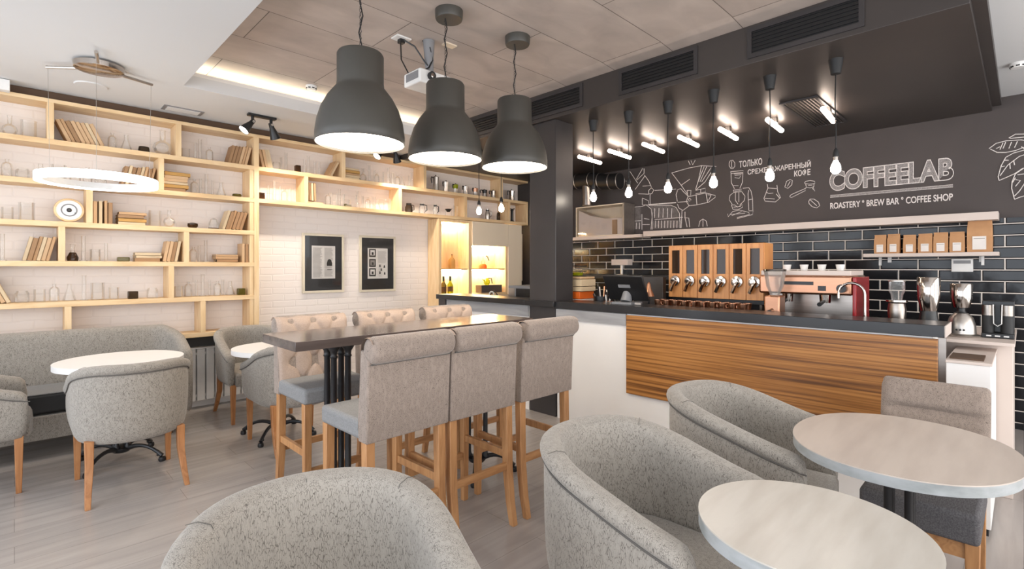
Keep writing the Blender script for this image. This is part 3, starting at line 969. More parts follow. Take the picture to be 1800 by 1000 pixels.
for x, k in UP:
    zt = 2.796 if k == 0 else T[k - 1] - .044
    bc('upright', x - .022, x + .022, T[k], zt, 'pinev')
bc('upright', 5.945, 5.99, T[1], T[0] - .044, 'pinev')

# ---------------------------------------------------------------- books
ROW = ['on the top shelf', 'on the second shelf from the top', 'on the third shelf from the top', 'on the fourth shelf from the top', 'on the fifth shelf from the top']
def book_proto(th, h, d, mt, nm='book'):
    o = M().box(-th, -th + .003, 0, d, 0, h).box(-.003, 0, 0, d, 0, h).box(-th, 0, 0, .004, 0, h).obj(nm, mt)
    M().box(-th + .003, -.003, .004, d - .004, .004, h - .004).obj('pages', 'pages', o)
    return tag(o, '', 'book')
PRO = []
for i in range(5):
    th = [.022, .028, .034, .025, .031][i % 5]
    PRO.append((book_proto(th, [.205, .195, .21, .2, .19][i % 5] * (1 if i < 5 else .97), .15, 'bk%d' % (i % 5)), th, [.205, .195, .21, .2, .19][i % 5] * (1 if i < 5 else .97)))
def put_book(row_z, x, z, rot, label, group, y=None, mode=None):
    o, th, h = mode
    place(o, USED, label, (x, y if y is not None else YF + .035 + random.uniform(0, .02), z), 0, group, rot)
def books_lean(k, anchor, n, sgn, ang, where, pick=(0, 1, 3, 4)):
    """n books leaning towards anchor: sgn +1 tops to the right against an upright on the right"""
    a = R(ang)
    x = anchor
    g = 'books leaning ' + where
    for i in range(n):
        p = PRO[random.choice(pick)]
        o, th, h = p
        if i == 0:
            x = anchor - sgn * (h * math.sin(a) + .009)
        step = th / math.cos(a) + .0015
        z = T[k] + .001
        nth = ORD[i] if n > 1 else 'single'
        side = 'right' if sgn > 0 else 'left'
        lab = '%s book from the %s leaning %s' % (nth, side, where)
        if sgn > 0:
            put_book(T[k], x, z, (0, a, 0), lab, g, mode=p)
        else:
            # pivot is the bottom-left corner
            put_book(T[k], x + th * math.cos(a), z + th * math.sin(a), (0, -a, 0), lab, g, mode=p)
        x -= sgn * step
def books_stack(k, x, n, where, pick=(0, 1, 2, 3, 4)):
    z = T[k] + .001
    for i in range(n):
        p = PRO[random.choice(pick)]
        o, th, h = p
        if i % 2:
            p2 = (0, R(90), R(random.uniform(-3, 3)))
        else:
            p2 = (0, R(90), R(random.uniform(-2, 2)))
        put_book(T[k], x + random.uniform(-.012, .012), z, p2, '%s book from bottom, flat stack %s' % (ORD[i], where), 'flat stack of books ' + where, YF + .045, p)
        z += th + .0012
books_lean(0, .237, 8, -1, 24, 'against the upright, top shelf far left')
books_lean(0, 1.80, 6, 1, 14, 'against the tall post, top shelf')
books_lean(0, 1.85, 4, -1, 12, 'on the right side of the tall post, top shelf')
books_lean(0, 2.776, 2, 1, 28, 'over a flat book, top shelf above the first picture', (0, 3))
books_stack(0, 2.825, 5, 'on the top shelf behind the nearest dome pendant')
books_lean(1, .963, 8, 1, 12, 'behind the ring lamp on the second shelf')
books_stack(1, 1.01, 6, 'on the second shelf right of the ring lamp')
books_stack(1, 2.38, 1, 'under the three upright books above the first picture')
p = [PRO[0], PRO[3], PRO[0]]
for i in range(3):
    put_book(0, 2.425 + i * .029, T[1] + .036, (0, R(-2), 0), '%s of three upright books above the first picture' % ['left one', 'middle one', 'right one'][i], 'three upright books above the picture', mode=p[i])
for i in range(4):
    q = PRO[[1, 3, 0, 4][i]]
    put_book(0, .522 + i * .035, T[2] + .001, (0, 0, 0), '%s upright book from the left beside the round dial, third shelf' % ORD[i], 'upright books on the third shelf', mode=q)
books_stack(2, .665, 4, 'on the third shelf right of the round dial')
books_lean(2, 1.76, 6, 1, 17, 'at the right end of the third shelf')
books_lean(3, .263, 6, 1, 13, 'on the fourth shelf at the far left')
books_stack(3, .80, 3, 'in the middle of the fourth shelf')
books_lean(3, 1.166, 4, 1, 10, 'beside the flat stack on the fourth shelf')
books_stack(3, 1.46, 3, 'at the right end of the fourth shelf')
for i in range(2):
    put_book(0, 1.723 + i * .034, T[3] + .001, (0, 0, 0), '%s of two upright books at the right end of the fourth shelf' % ['left one', 'right one'][i], 'two upright books on the fourth shelf', mode=PRO[1 + i * 3])
books_lean(4, -.26, 5, -1, 23, 'at the far left of the fifth shelf', (0, 1, 2, 3, 4))

# ---------------------------------------------------------------- laboratory glass on the shelves
def gl(nm, prof, n=20, mt='glass'):
    o = M().lathe(prof, n=n).obj(nm, mt, smooth=60)
    return tag(o, '', 'glassware')
GP = [
    ('beaker', gl('beaker', [(0, .002), (.036, .002), (.038, .006), (.038, .10), (.041, .106)]), .042),
    ('beaker', gl('beaker', [(0, .002), (.048, .002), (.05, .006), (.05, .145), (.054, .152)]), .055),
    ('conical_flask', gl('conical_flask', [(0, .002), (.044, .002), (.046, .01), (.016, .105), (.015, .14), (.019, .145)]), .047),
    ('measuring_cylinder', gl('measuring_cylinder', [(0, .0), (.03, .0), (.03, .006), (.015, .01), (.015, .215), (.019, .22)]), .031),
    ('round_flask', gl('round_flask', [(0, .002), (.02, .003), (.04, .02), (.049, .05), (.04, .08), (.015, .098), (.014, .16), (.018, .165)]), .05),
    ('glass_bottle', gl('glass_bottle', [(0, .002), (.032, .002), (.034, .006), (.034, .10), (.026, .118), (.012, .126), (.012, .145), (.016, .15)]), .035),
    ('test_tube', gl('test_tube', [(0, .001), (.009, .004), (.012, .014), (.012, .16), (.014, .163)], 12), .015),
    ('glass_jar', gl('glass_jar', [(0, .002), (.042, .002), (.044, .006), (.044, .075), (.036, .085), (.036, .095)]), .045),
]
def glass_run(k, xa, xb, where, seq, skip=()):
    x = xa
    i = 0
    while True:
        kind, o, r = GP[seq[i % len(seq)]]
        x += r
        if x + r > xb:
            break
        if not any(a - r < x < b + r for a, b in skip):
            place(o, USED, 'clear %s, %s glass piece %s' % (kind.replace('_', ' '), ORD[i], where),
                  (x, YF + .06 + r * .8 + random.uniform(0, .10 - r * .6), T[k] + .001), random.uniform(0, 6), 'clear glassware ' + where)
        x += r + .005 + random.uniform(0, .014)
        i += 1
        if i > 18:
            break
glass_run(0, -.6, .18, 'in the far left bay of the top shelf', [4, 1, 0, 2, 5])
glass_run(0, .60, .86, 'in the top bay right of the leaning books', [5, 2, 0, 6])
glass_run(0, 1.17, 1.54, 'on the top shelf left of the tall post', [0, 6, 3, 5, 2, 6, 6])
glass_run(0, 2.02, 2.62, 'on the top shelf right of the tall post', [7, 6, 3, 6, 5, 6, 3, 6, 6, 5], ((2.24, 2.34),))
glass_run(0, 3.06, 3.93, 'on the top shelf behind the dome pendants', [4, 3, 6, 5, 6, 3, 6, 6, 5, 2, 6, 3])
glass_run(1, -.3, .60, 'on the second shelf behind the ring lamp', [1, 0, 5, 7, 2])
glass_run(1, 1.25, 1.60, 'on the second shelf left of the tall post', [5, 6, 3, 6, 2, 6])
glass_run(1, 1.96, 2.32, 'in the small bay right of the tall post', [6, 3, 6, 5, 6])
glass_run(1, 2.62, 3.53, 'on the second shelf above the pictures', [5, 6, 6, 3, 6, 0, 6, 3, 6, 5, 6, 6, 2])
glass_run(2, -.5, .22, 'on the third shelf left of the round dial', [1, 0, 2, 5, 0])
glass_run(2, .9, 1.55, 'on the third shelf right of the flat stack', [1, 4, 0, 2, 1, 5], ((1.20, 1.32), (1.39, 1.50)))
glass_run(3, -.5, .05, 'on the fourth shelf left of the leaning books', [3, 1, 2, 7])
glass_run(3, .40, .78, 'on the fourth shelf beside the brown flask', [3, 0, 6, 3, 5], ((.66, .76),))
glass_run(3, 1.23, 1.44, 'in the right bay of the fourth shelf', [5, 6, 3])
glass_run(4, .0, 1.02, 'in the left bay of the fifth shelf', [7, 0, 5, 2, 3, 1, 0, 5, 7], ((.70, .86),))
glass_run(4, 1.10, 1.68, 'in the right bay of the fifth shelf', [0, 5, 6, 3, 6, 5, 6, 2], ())

def small(nm, prof, mt, x, k, label, cat='glassware', n=16, y=5.79):
    return tag(M().lathe(prof, (x, y, T[k] + .001), n).obj(nm, mt), label, cat)
big = gl('round_flask', [(0, .002), (.03, .003), (.065, .03), (.08, .07), (.065, .11), (.025, .135), (.022, .23), (.03, .235)], 28)
place(big, USED, 'large round glass flask with long neck at the right end of the left top bay', (1.01, 5.79, T[0] + .001))
small('dark_dish', [(0, 0), (.05, 0), (.04, .055), (.0, .055)], 'darkglass', .865, 0, 'small dark tapered glass dish beside the large round flask')
small('amber_block', [(0, 0), (.035, 0), (.045, .02), (.04, .035), (0, .035)], 'oliveglass', 1.66, 1, 'small olive glass dish on the second shelf')
small('brown_bowl', [(0, 0), (.03, 0), (.045, .02), (.045, .045), (.02, .055), (0, .05)], 'brownglass', 1.26, 2, 'brown glass bowl on the third shelf')
o = small('glass_dome', [(.045, .012), (.045, .06), (.03, .10), (.0, .115)], 'glass', 1.445, 2, 'glass dome on a brown base on the third shelf')
M().lathe([(0, 0), (.048, 0), (.048, .012), (0, .012)], (1.445, 5.79, T[2] + .001), 20).obj('dome_base', 'dark', o)
o = small('chemex_flask', [(0, 0), (.036, 0), (.04, .03), (.022, .075), (0, .077)], 'brownglass', .36, 3, 'brown conical flask with clear neck on the fourth shelf')
M().lathe([(.018, .078), (.012, .10), (.02, .145)], (.36, 5.79, T[3] + .001), 16).obj('clear_neck', 'glass', o)
def block(nm, x, k, sx, sz, mt, label):
    tag(M().box(x - sx, x + sx, 5.76, 5.82, T[k] + .001, T[k] + sz).obj(nm, mt, bevel=.006), label, 'glass block')
block('glass_block', .71, 3, .045, .04, 'oliveglass', 'olive glass block on the fourth shelf')
tag(M().tube([(1.46, 5.78, T[3] + .012), (1.475, 5.78, T[3] + .045), (1.52, 5.78, T[3] + .045), (1.54, 5.78, T[3] + .012)], .009, 8, closed=True).obj('glass_loop', 'brownglass'), 'small brown glass loop on the fourth shelf', 'glassware')
block('glass_block', .78, 4, .038, .07, 'darkglass', 'smoked black glass cube on the fifth shelf')
block('glass_block', 1.70, 4, .035, .07, 'oliveglass', 'olive square glass jar at the right end of the fifth shelf')
block('glass_block', 2.29, 0, .028, .085, 'brownglass', 'dark brown square bottle on the top shelf right of the post')
block('glass_block', 1.90, 1, .03, .075, 'brownglass', 'brown square jar beside the tall post on the second shelf')
tag(M().box(2.85, 2.93, 5.76, 5.80, T[1] + .001, T[1] + .03).box(2.85, 2.87, 5.76, 5.80, T[1] + .03, T[1] + .04).obj('glass_block', 'oliveglass', bevel=.003), 'flat olive glass piece on the second shelf above the pictures', 'glass block')

# round dial
t = thing('round_dial', 'round wooden dial with pale face and dark hub on the third shelf', 'dial', (.335, 5.77, T[2] + .104))
q = Matrix.Rotation(R(90), 4, 'X')
M().lathe([(.0, -.02), (.098, -.02), (.102, -.0), (.098, .02), (.085, .022), (.085, .012), (0, .012)], n=40, mtx=q).obj('wooden_rim', 'pine', t)
M().lathe([(0, .014), (.084, .014), (.084, .010), (0, .010)], n=40, mtx=q).obj('face', 'plasticw', t)
M().lathe([(.045, .016), (.052, .018), (.055, .014), (.045, .014)], n=32, mtx=q).obj('inner_ring', 'greyp', t)
M().lathe([(0, .022), (.010, .022), (.018, .014), (0, .014)], n=20, mtx=q).obj('hub', 'black', t)
M().lathe([(0, .02), (.004, .02), (.004, .014), (0, .014)], (.038, -.0, -.022), 10, mtx=q).obj('pin', 'black', t)

# ---------------------------------------------------------------- moka pots and coffee gear on the right part
def moka(x, h, rr, top, label, body='alu', grp='moka pots on the top shelf'):
    t = thing('moka_pot', label, 'moka pot', (x, 5.78, T[0] + .001), R(random.uniform(-15, 25)), grp)
    M().lathe([(0, 0), (rr, 0), (rr * .82, h * .42), (rr * .84, h * .45), (0, h * .45)], n=8).obj('boiler', body, t, smooth=20)
    M().lathe([(0, h * .45), (rr * .8, h * .46), (rr * .98, h * .86), (0, h * .87)], n=8).obj('upper_chamber', top, t, smooth=20)
    l = M().lathe([(0, h * .87), (rr * .98, h * .87), (rr * .3, h * .94), (0, h * .94)], n=8).obj('lid', body, t, smooth=20)
    M().lathe([(0, h * .94), (.007, h * .94), (.009, h), (0, h)], n=10).obj('knob', 'black', l)
    M().tube([(-rr * .9, 0, h * .82), (-rr * 1.6, 0, h * .84), (-rr * 1.75, 0, h * .72), (-rr * 1.5, 0, h * .45)], .007, 6).obj('handle', 'black', t)
spec = [(4.20, .22, .046, 'alu', 'tallest moka pot, first from the left on the top shelf'), (4.38, .165, .042, 'alu', 'second moka pot from the left, with dark knob'), (4.55, .145, .042, 'yellowglass', 'moka pot with yellowish chamber, third from the left'),
        (4.74, .14, .042, 'alu', 'silver moka pot, fourth from the left'), (4.93, .13, .042, 'copper', 'small coppery moka pot, fifth from the left'), (5.11, .125, .042, 'black', 'small dark-topped moka pot, sixth from the left'), (5.29, .13, .042, 'steel', 'small steel moka pot, last before the upright'),
        (5.69, .18, .05, 'chrome', 'moka pot alone in the small right end bay of the top shelf')]
for x, h, rr, top, l in spec:
    moka(x, h, rr, top, l)
def carafe(x, k, h, rr, mt, hm, label):
    t = thing('coffee_carafe', label, 'carafe', (x, 5.78, T[k] + .001), R(random.uniform(150, 190)))
    M().lathe([(0, .002), (rr * .9, .002), (rr, h * .3), (rr * .95, h * .6), (rr * .6, h * .85), (rr * .7, h)], n=20).obj('vessel', mt, t, smooth=60)
    M().lathe([(rr * .62, h * .8), (rr * .7, h * .82), (rr * .7, h * .9), (rr * .62, h * .92)], n=20).obj('collar', 'black', t)
    M().tube([(-rr * .6, 0, h * .86), (-rr * 1.5, 0, h * .8), (-rr * 1.55, 0, h * .35), (-rr, 0, h * .25)], .007, 6).obj('handle', hm, t)
carafe(3.76, 1, .125, .052, 'darkglass', 'dark', 'round brownish glass pot, first from the left below the moka pots')
carafe(3.97, 1, .145, .045, 'glass', 'black', 'glass coffee server with thick black handle below the moka pots')
carafe(4.19, 1, .15, .035, 'glass', 'black', 'tall narrow glass coffee server with black handle')
t = thing('dripper', 'small black dripper on a thin wire stand', 'dripper', (4.42, 5.78, T[1] + .001))
M().lathe([(0, .06), (.02, .06), (.05, .10), (.045, .10), (.015, .066), (0, .066)], n=20).obj('cone', 'black', t)
M().tube([(-.05, 0, 0), (-.05, 0, .08), (.05, 0, .08), (.05, 0, 0)], .003, 6).tube([(.04, 0, .08), (.07, 0, .12)], .004, 6).obj('stand', 'alu', t)
for x, l in ((4.54, 'thin clear glass beside the dripper stand'), (4.60, 'second thin clear glass beside the dripper stand')):
    place(GP[6][1], USED, l, (x, 5.80, T[1] + .001))
carafe(5.17, 1, .16, .04, 'alu', 'alu', 'metal pot with dark rim between the two far bulbs')
t = thing('hand_grinder', 'tall black hand grinder at the right end of the lower pot shelf', 'grinder', (5.70, 5.78, T[1] + .001))
M().lathe([(0, 0), (.045, 0), (.04, .01), (.025, .02), (.022, .17), (.03, .19), (0, .2)], n=16).obj('body', 'black', t)
M().tube([(-.055, 0, .21), (0, 0, .2), (.055, 0, .215)], .009, 6).obj('crank', 'black', t)
tag(M().lathe([(0, 0), (.03, 0), (.028, .10), (.02, .13), (0, .135)], (5.42, 5.80, T[1] + .001), 14).obj('dark_jar', 'darkglass'), 'dark glass jar behind the right far bulb', 'jar')

# ---------------------------------------------------------------- lit niche cabinet
t = thing('niche_cabinet', 'cabinet with glowing pine niches beyond the end of the bar', 'cabinet', (4.18, 5.68, 0))
def nc(nm, x0, x1, y0, y1, z0, z1, mt='niche', par=None, **k):
    return M().box(x0 - 4.18, x1 - 4.18, y0 - 5.68, y1 - 5.68, z0, z1).obj(nm, mt, par or t, **k)
YB = 5.94
nc('side_panel', 4.18, 4.225, 5.68, YB, 0, 2.10, 'pinev')
nc('upper_rail', 4.225, 5.5, 5.68, YB, 2.065, 2.10, 'pinev')
nc('divider', 4.715, 4.775, 5.68, YB, 1.0, 2.065, 'pinev')
nc('side_panel', 5.46, 5.50, 5.68, YB, 1.0, 1.78, 'pinev')
nc('back_panel', 4.225, 4.715, 5.93, YB, 1.0, 2.065)
nc('back_panel', 4.775, 5.46, 5.93, YB, 1.0, 1.74)
nc('niche_shelf', 4.225, 4.715, 5.70, 5.93, 1.385, 1.405, 'pine')
nc('niche_shelf', 4.775, 5.46, 5.70, 5.93, 1.385, 1.405, 'pine')
nc('niche_floor', 4.225, 5.46, 5.68, 5.93, 1.0, 1.035, 'pine')
nc('door', 4.775, 5.50, 5.66, 5.70, 1.745, 2.095, 'cream', bevel=.002)
nc('door', 5.505, 5.80, 5.66, 5.70, 1.0, 2.095, 'cream', bevel=.002)
nc('lower_front', 4.225, 5.80, 5.70, 5.74, 0, 1.0, 'cream')
for x0, x1, z0, z1 in ((4.23, 4.71, 2.05, 2.06), (4.23, 4.71, 1.374, 1.384), (4.78, 5.455, 1.73, 1.74), (4.78, 5.455, 1.374, 1.384)):
    nc('led_strip', x0, x1, 5.86, 5.885, z0, z1, 'led')
TN = 1.036
t = thing('stoneware_bottle', 'brown stoneware bottle in the upper left lit niche', 'bottle', (4.50, 5.80, 1.406))
M().lathe([(0, 0), (.045, 0), (.05, .02), (.048, .12), (.02, .155), (.012, .165), (.012, .19), (0, .19)], n=20).obj('body', 'bk2', t)
M().cyl((0, 0, .19), (0, 0, .205), .009).obj('cork', 'dark', t)
for x, l in ((4.35, 'left green bottle with dark neck in the lower left lit niche'), (4.47, 'right yellow-green bottle in the lower left lit niche')):
    t = thing('wine_bottle', l, 'bottle', (x, 5.80, TN), 0, 'green bottles in the lit niche')
    M().lathe([(0, 0), (.04, 0), (.042, .01), (.042, .13), (.018, .175), (.015, .25), (.0, .25)], n=20).obj('body', 'yellowglass' if x > 4.4 else 'oliveglass', t)
    M().lathe([(.0155, .19), (.0175, .19), (.0175, .258), (0, .258)], n=14).obj('neck_foil', 'black', t)
    M().lathe([(.043, .04), (.0432, .04), (.0432, .11), (.043, .11)], n=20).obj('paper_label', 'dark', t)
tag(M().box(4.25, 4.33, 5.925, 5.932, 1.50, 1.57).obj('wall_tag', 'bk2'), 'small orange square on the back of the upper left niche', 'tag')
t = thing('siphon_pot', 'little pot with red base and curved handle in the upper right niche', 'coffee pot', (5.10, 5.80, 1.406))
M().lathe([(0, 0), (.06, 0), (.058, .04), (.035, .07), (0, .07)], n=20).obj('red_base', 'orange', t)
M().lathe([(.03, .07), (.032, .1), (.012, .13), (.008, .19), (0, .19)], n=16).obj('upper_glass', 'glass', t)
M().tube([(.06, 0, .19), (.09, 0, .18), (.12, 0, .12)], .008, 6).obj('handle', 'black', t)
t = thing('glass_kettle', 'yellowish kettle with black handle on a grey box in the lower right niche', 'kettle', (5.16, 5.78, 1.153))
M().lathe([(0, 0), (.03, 0), (.05, .03), (.045, .07), (.02, .10), (0, .105)], n=18).obj('vessel', 'yellowglass', t)
M().tube([(.03, 0, .10), (.09, 0, .10), (.11, 0, .02)], .01, 6).obj('handle', 'black', t)
M().tube([(-.04, 0, .05), (-.09, 0, .09)], [.012, .006], 6).obj('spout', 'yellowglass', t)
tag(M().box(5.0, 5.42, 5.72, 5.86, TN, 1.152).obj('grey_box', 'wallgrey', bevel=.003), 'plain grey box on the floor of the lower right niche', 'box')
for z in (1.10, 1.2, 1.30):
    pass
t = thing('microwave', 'dark appliance with glossy black front at the far end of the bar by the column', 'appliance', (4.3, 3.95, .941))
M().box(-.2, .2, -.27, .27, 0, .27).obj('case', 'greyp', t, bevel=.006)
M().box(-.206, -.198, -.25, .14, .03, .24).obj('door', 'black', t, bevel=.003)
M().box(-.206, -.2, .16, .26, .03, .24).obj('control_panel', 'alu', t)
t = thing('coiled_cable', 'black and white looped cables beside the dark appliance', 'cable', (4.05, 4.42, .941))
M().tube([(0, .1, .0), (-.02, .06, .14), (0, -.02, .2), (.02, -.08, .12), (0, -.05, .03)], .008, 6).obj('black_cable', 'black', t)
M().tube([(-.03 + 0 * i, .04 * math.cos(i * PI / 5), .16 + .035 * math.sin(i * PI / 5)) for i in range(10)], .007, 6, closed=True).obj('white_loop', 'plasticw', t)

# ---------------------------------------------------------------- framed pictures
def picture(x0, x1, z0, z1, label, kind):
    t = thing('framed_picture', label, 'picture', ((x0 + x1) / 2, YW, z0), 0, 'two framed prints on the brick wall')
    hw = (x1 - x0) / 2
    h = z1 - z0
    M().box(-hw, hw, -.03, -.004, 0, .028).box(-hw, hw, -.03, -.004, h - .028, h).box(-hw, -hw + .028, -.03, -.004, .028, h - .028).box(hw - .028, hw, -.03, -.004, .028, h - .028).obj('frame', 'frame', t, bevel=.002, seg=1)
    M().box(-hw + .02, hw - .02, -.016, -.008, .02, h - .02).obj('mat_board', 'picbg', t)
    pw = .145
    pz0, pz1 = .17, .17 + .395
    pr = M().box(-pw, pw, -.0185, -.0165, pz0, pz1).obj('print', 'paper', t)
    g = M()
    k = M()
    if kind == 0:
        for cx in (-.072, .068):
            zz = pz1 - .025
            while zz > pz0 + .02:
                if not (cx > 0 and .30 > zz > .19 + .09) or zz > .45:
                    for s_ in range(2):
                        g.box(cx - .058, cx + .056 - random.uniform(0, .03), -.0192, -.0187, zz, zz + .0028)
                        zz -= .0075
                else:
                    zz -= .0075
        k.lathe([(0, 0), (.033, 0), (.035, .03), (.02, .075), (0, .08)], (.072, -.019, pz0 + .155), 12, Matrix.Scale(.02, 4, (0, 1, 0)))
        k.box(.045, .10, -.0193, -.0187, pz0 + .105, pz0 + .112)
    else:
        for j, zb in enumerate((.30, .17, .05)):
            a = pz0 + zb - .02
            k.box(-.125, -.03, -.0193, -.0187, a, a + .105)
        for j, zb in enumerate((.30, .17, .05)):
            a = pz0 + zb - .02
            M().box(-.108, -.045, -.0197, -.0193, a + .02, a + .088).obj('portrait', ('paper', 'inkg', 'paper')[j], pr)
            M().box(-.09, -.062, -.0201, -.0197, a + .028, a + .062).obj('figure', 'ink', pr)
        zz = pz1 - .04
        while zz > pz0 + .2:
            g.box(.0, .125 - random.uniform(0, .02), -.0192, -.0187, zz, zz + .0025)
            zz -= .008
        for (px, pz) in ((.03, .15), (.095, .14), (.03, .06), (.10, .05), (.05, .10)):
            k.lathe([(0, 0), (.012, 0), (.008, .03), (0, .036)], (px, -.019, pz0 + pz), 8, Matrix.Scale(.02, 4, (0, 1, 0)))
        zz = pz0 + .18
        while zz > pz0 + .02:
            g.box(.01, .06, -.0192, -.0187, zz, zz + .002)
            zz -= .012
    g.obj('printed_text', 'inkg', pr)
    k.obj('printed_figure', 'ink', pr)
    M().box(-hw + .025, hw - .025, -.0245, -.0235, .025, h - .025).obj('glass_pane', 'pane', t)
picture(2.40, 2.915, 1.115, 1.825, 'left framed print: two text columns and one small dark figure', 0)
picture(3.125, 3.645, 1.105, 1.83, 'right framed print: three dark portraits down its left side', 1)

# ---------------------------------------------------------------- radiators
def radiator(x0, n, label):
    t = thing('radiator', label, 'radiator', (x0, 5.86, .08), 0, 'white panel radiators')
    for i in range(n):
        x = i * .082
        M().box(x, x + .072, -.045, .045, 0, .52).obj('section', 'plasticw', t, bevel=.006)
    M().box(-.01, n * .082, -.02, .02, .035, .06).box(-.01, n * .082, -.02, .02, .46, .485).obj('header_pipe', 'plasticw', t)
    M().box(.01, n * .082 - .02, -.035, .035, .52, .535).obj('top_grille', 'plasticw', t)
radiator(1.14, 10, 'white radiator between the bench end and the back tub chair')
radiator(-.6, 12, 'white radiator behind the bench, hidden but for its edge')

# ================================================================ SEATING
def sweep(path, zb, prof, nm, mt, parent, sub=1):
    """path: (x, y, nx, ny, ztop); prof: (n, z, mode) with mode 't' relative to the top edge, 'b' to the bottom, 'a' absolute"""
    m = M()
    k = len(prof)
    vs = []
    n = len(path)
    for i, (x, y, nx, ny, zt) in enumerate(path):
        sc = 1.0
        for a, z, md in prof:
            zz = zt + z if md == 't' else (zb + z if md == 'b' else z)
            vs.append((x + nx * a, y + ny * a, zz))
    fs = []
    for i in range(n - 1):
        for j in range(k):
            j2 = (j + 1) % k
            fs.append((i * k + j, (i + 1) * k + j, (i + 1) * k + j2, i * k + j2))
    fs.append(tuple(range(k)))
    fs.append(tuple((n - 1) * k + j for j in reversed(range(k))))
    return m.add(vs, fs).obj(nm, mt, parent, sub=sub)


def tub_path(RR, front, c, za, zb_, nseg=14, arm=5):
    pts = []
    def zt(y):
        u = max(0, min(1, (y - front) / (c + RR * .75 - front)))
        u = u * u * (3 - 2 * u) * .55 + u * .45
        return za + (zb_ - za) * u
    for i in range(arm):
        y = front + (c - front) * i / arm
        pts.append((RR, y, 1, 0, zt(y)))
    for i in range(nseg + 1):
        a = PI * i / nseg
        x, y = RR * math.cos(a), c + RR * math.sin(a)
        pts.append((x, y, math.cos(a), math.sin(a), zt(y)))
    for i in range(arm):
        y = c + (front - c) * (i + 1) / arm
        pts.append((-RR, y, -1, 0, zt(y)))
    return pts


def tub_chair(nm, za, zb_, leg='oak', rad=.285, round_bottom=0, front=-.34, zbot=.33, splay=.09, legmat_front=None):
    t = thing(nm, '', 'armchair')
    path = tub_path(rad, front, .02, za, zb_)
    full = [(-.02, 0, 'b'), (.012, .03, 'b'), (.026, .12, 'b'), (.030, -.16, 't'), (.030, -.075, 't'), (.024, -.062, 't'), (.040, -.052, 't'), (.047, -.03, 't'), (.036, -.007, 't'), (.004, 0, 't'),
            (-.028, -.008, 't'), (-.045, -.035, 't'), (-.045, -.09, 't'), (-.036, -.2, 't'), (-.04, .44, 'a'), (-.045, .36, 'a')]
    sweep(path, zbot, full, 'shell', 'fab', t, 1)
    # welt line under the roll, its dark tone drawing the crease shade
    wl = [(x + nx * .031, y + ny * .031, z - .062) for x, y, nx, ny, z in path]
    M().tube(wl, .0035, 5).obj('welt', 'seam', t)
    for a in (90, 152, 28):
        x, y = rad * math.cos(R(a)), .02 + rad * math.sin(R(a))
        nx, ny = math.cos(R(a)), math.sin(R(a))
        u = max(0, min(1, (y - front) / (.02 + rad * .75 - front)))
        u = u * u * (3 - 2 * u) * .55 + u * .45
        zt = za + (zb_ - za) * u
        pr = [(-.0375, .46, 0), (-.0375, zt - .2, 0), (-.044, zt - .09, 0), (-.044, zt - .04, 0), (-.027, zt - .007, 0), (.004, zt + .0005, 0), (.033, zt - .007, 0)]
        if a == 90:
            pr = pr[:5]
        M().tube([(x + nx * q, y + ny * q, z) for q, z, _ in pr], .0011, 4).obj('seam', 'seam', t)
    # seat: rounded D-shaped cushion
    m = M()
    rr = rad - .043
    ring = []
    for i in range(13):
        a = PI * i / 12
        ring.append((rr * math.cos(a), .02 + rr * math.sin(a)))
    ring += [(-rr, -.12), (-rr, front - .0), (-rr * .5, front - .018), (rr * .5, front - .018), (rr, front - .0), (rr, -.12)]
    k = len(ring)
    vs = []
    for z, s in ((.345, .97), (.35, 1), (.435, 1.0), (.458, .97), (.468, .86)):
        vs += [(x * s, (y + .05) * s - .05, z) for x, y in ring]
    fs = [tuple(reversed(range(k))), tuple(range(4 * k, 5 * k))]
    for q in range(4):
        for i in range(k):
            j = (i + 1) % k
            fs.append((q * k + i, q * k + j, (q + 1) * k + j, (q + 1) * k + i))
    m.add(vs, fs).obj('seat_cushion', 'fab', t, smooth=60)
    lf = legmat_front or leg
    for sx in (-1, 1):
        M().post([(sx * (rad - .03), front + .05, 0, .014), (sx * (rad - .03), front + .05, zbot + .03, .022)]).obj('leg', lf, t, bevel=.003)
        px, py = sx * (rad - .05), .20
        M().post([(px + sx * .015, py + .055 + splay, 0, .014), (px + sx * .008, py + .03 + splay * .45, .10, .017), (px, py + .01, .22, .02), (px, py, zbot + .04, .023)]).obj('leg', leg, t, bevel=.003)
    return t


chA = tub_chair('tub_chair', .69, .825, rad=.288)
place(chA, USED, 'grey tub chair with thick rolled rim at the small round table, centre foreground', (1.535, .93, 0), 0, 'tub armchairs in the foreground')
place(chA, USED, 'grey tub chair at the larger foreground table, in front of the striped bar panel', (2.45, .93, 0), R(2), 'tub armchairs in the foreground')
place(chA, USED, 'grey tub chair cut off at the bottom edge, facing the camera', (.52, 1.165, 0), R(-15), 'tub armchairs in the foreground')
place(chA, USED, 'grey tub chair showing only its rim corner at the bottom right', (1.47, -.312, 0), R(180), 'tub armchairs in the foreground')
chB = tub_chair('tub_chair', .64, .83, 'oakd', rad=.285, splay=.06)
GL = 'tub armchairs at the far left tables'
place(chB, USED, 'grey tub chair seen from behind at the left round table', (.555, 4.16, 0), R(180), GL)
place(chB, USED, 'grey tub chair cut off by the left edge, beside the bench', (-.27, 4.70, 0), R(90), GL)
place(chB, USED, 'grey tub chair beside the small far table, partly behind the high table', (1.64, 4.20, 0), R(180), GL)
place(chB, USED, 'brownish tub chair against the wall in front of the radiator', (1.66, 5.30, 0), 0, GL)

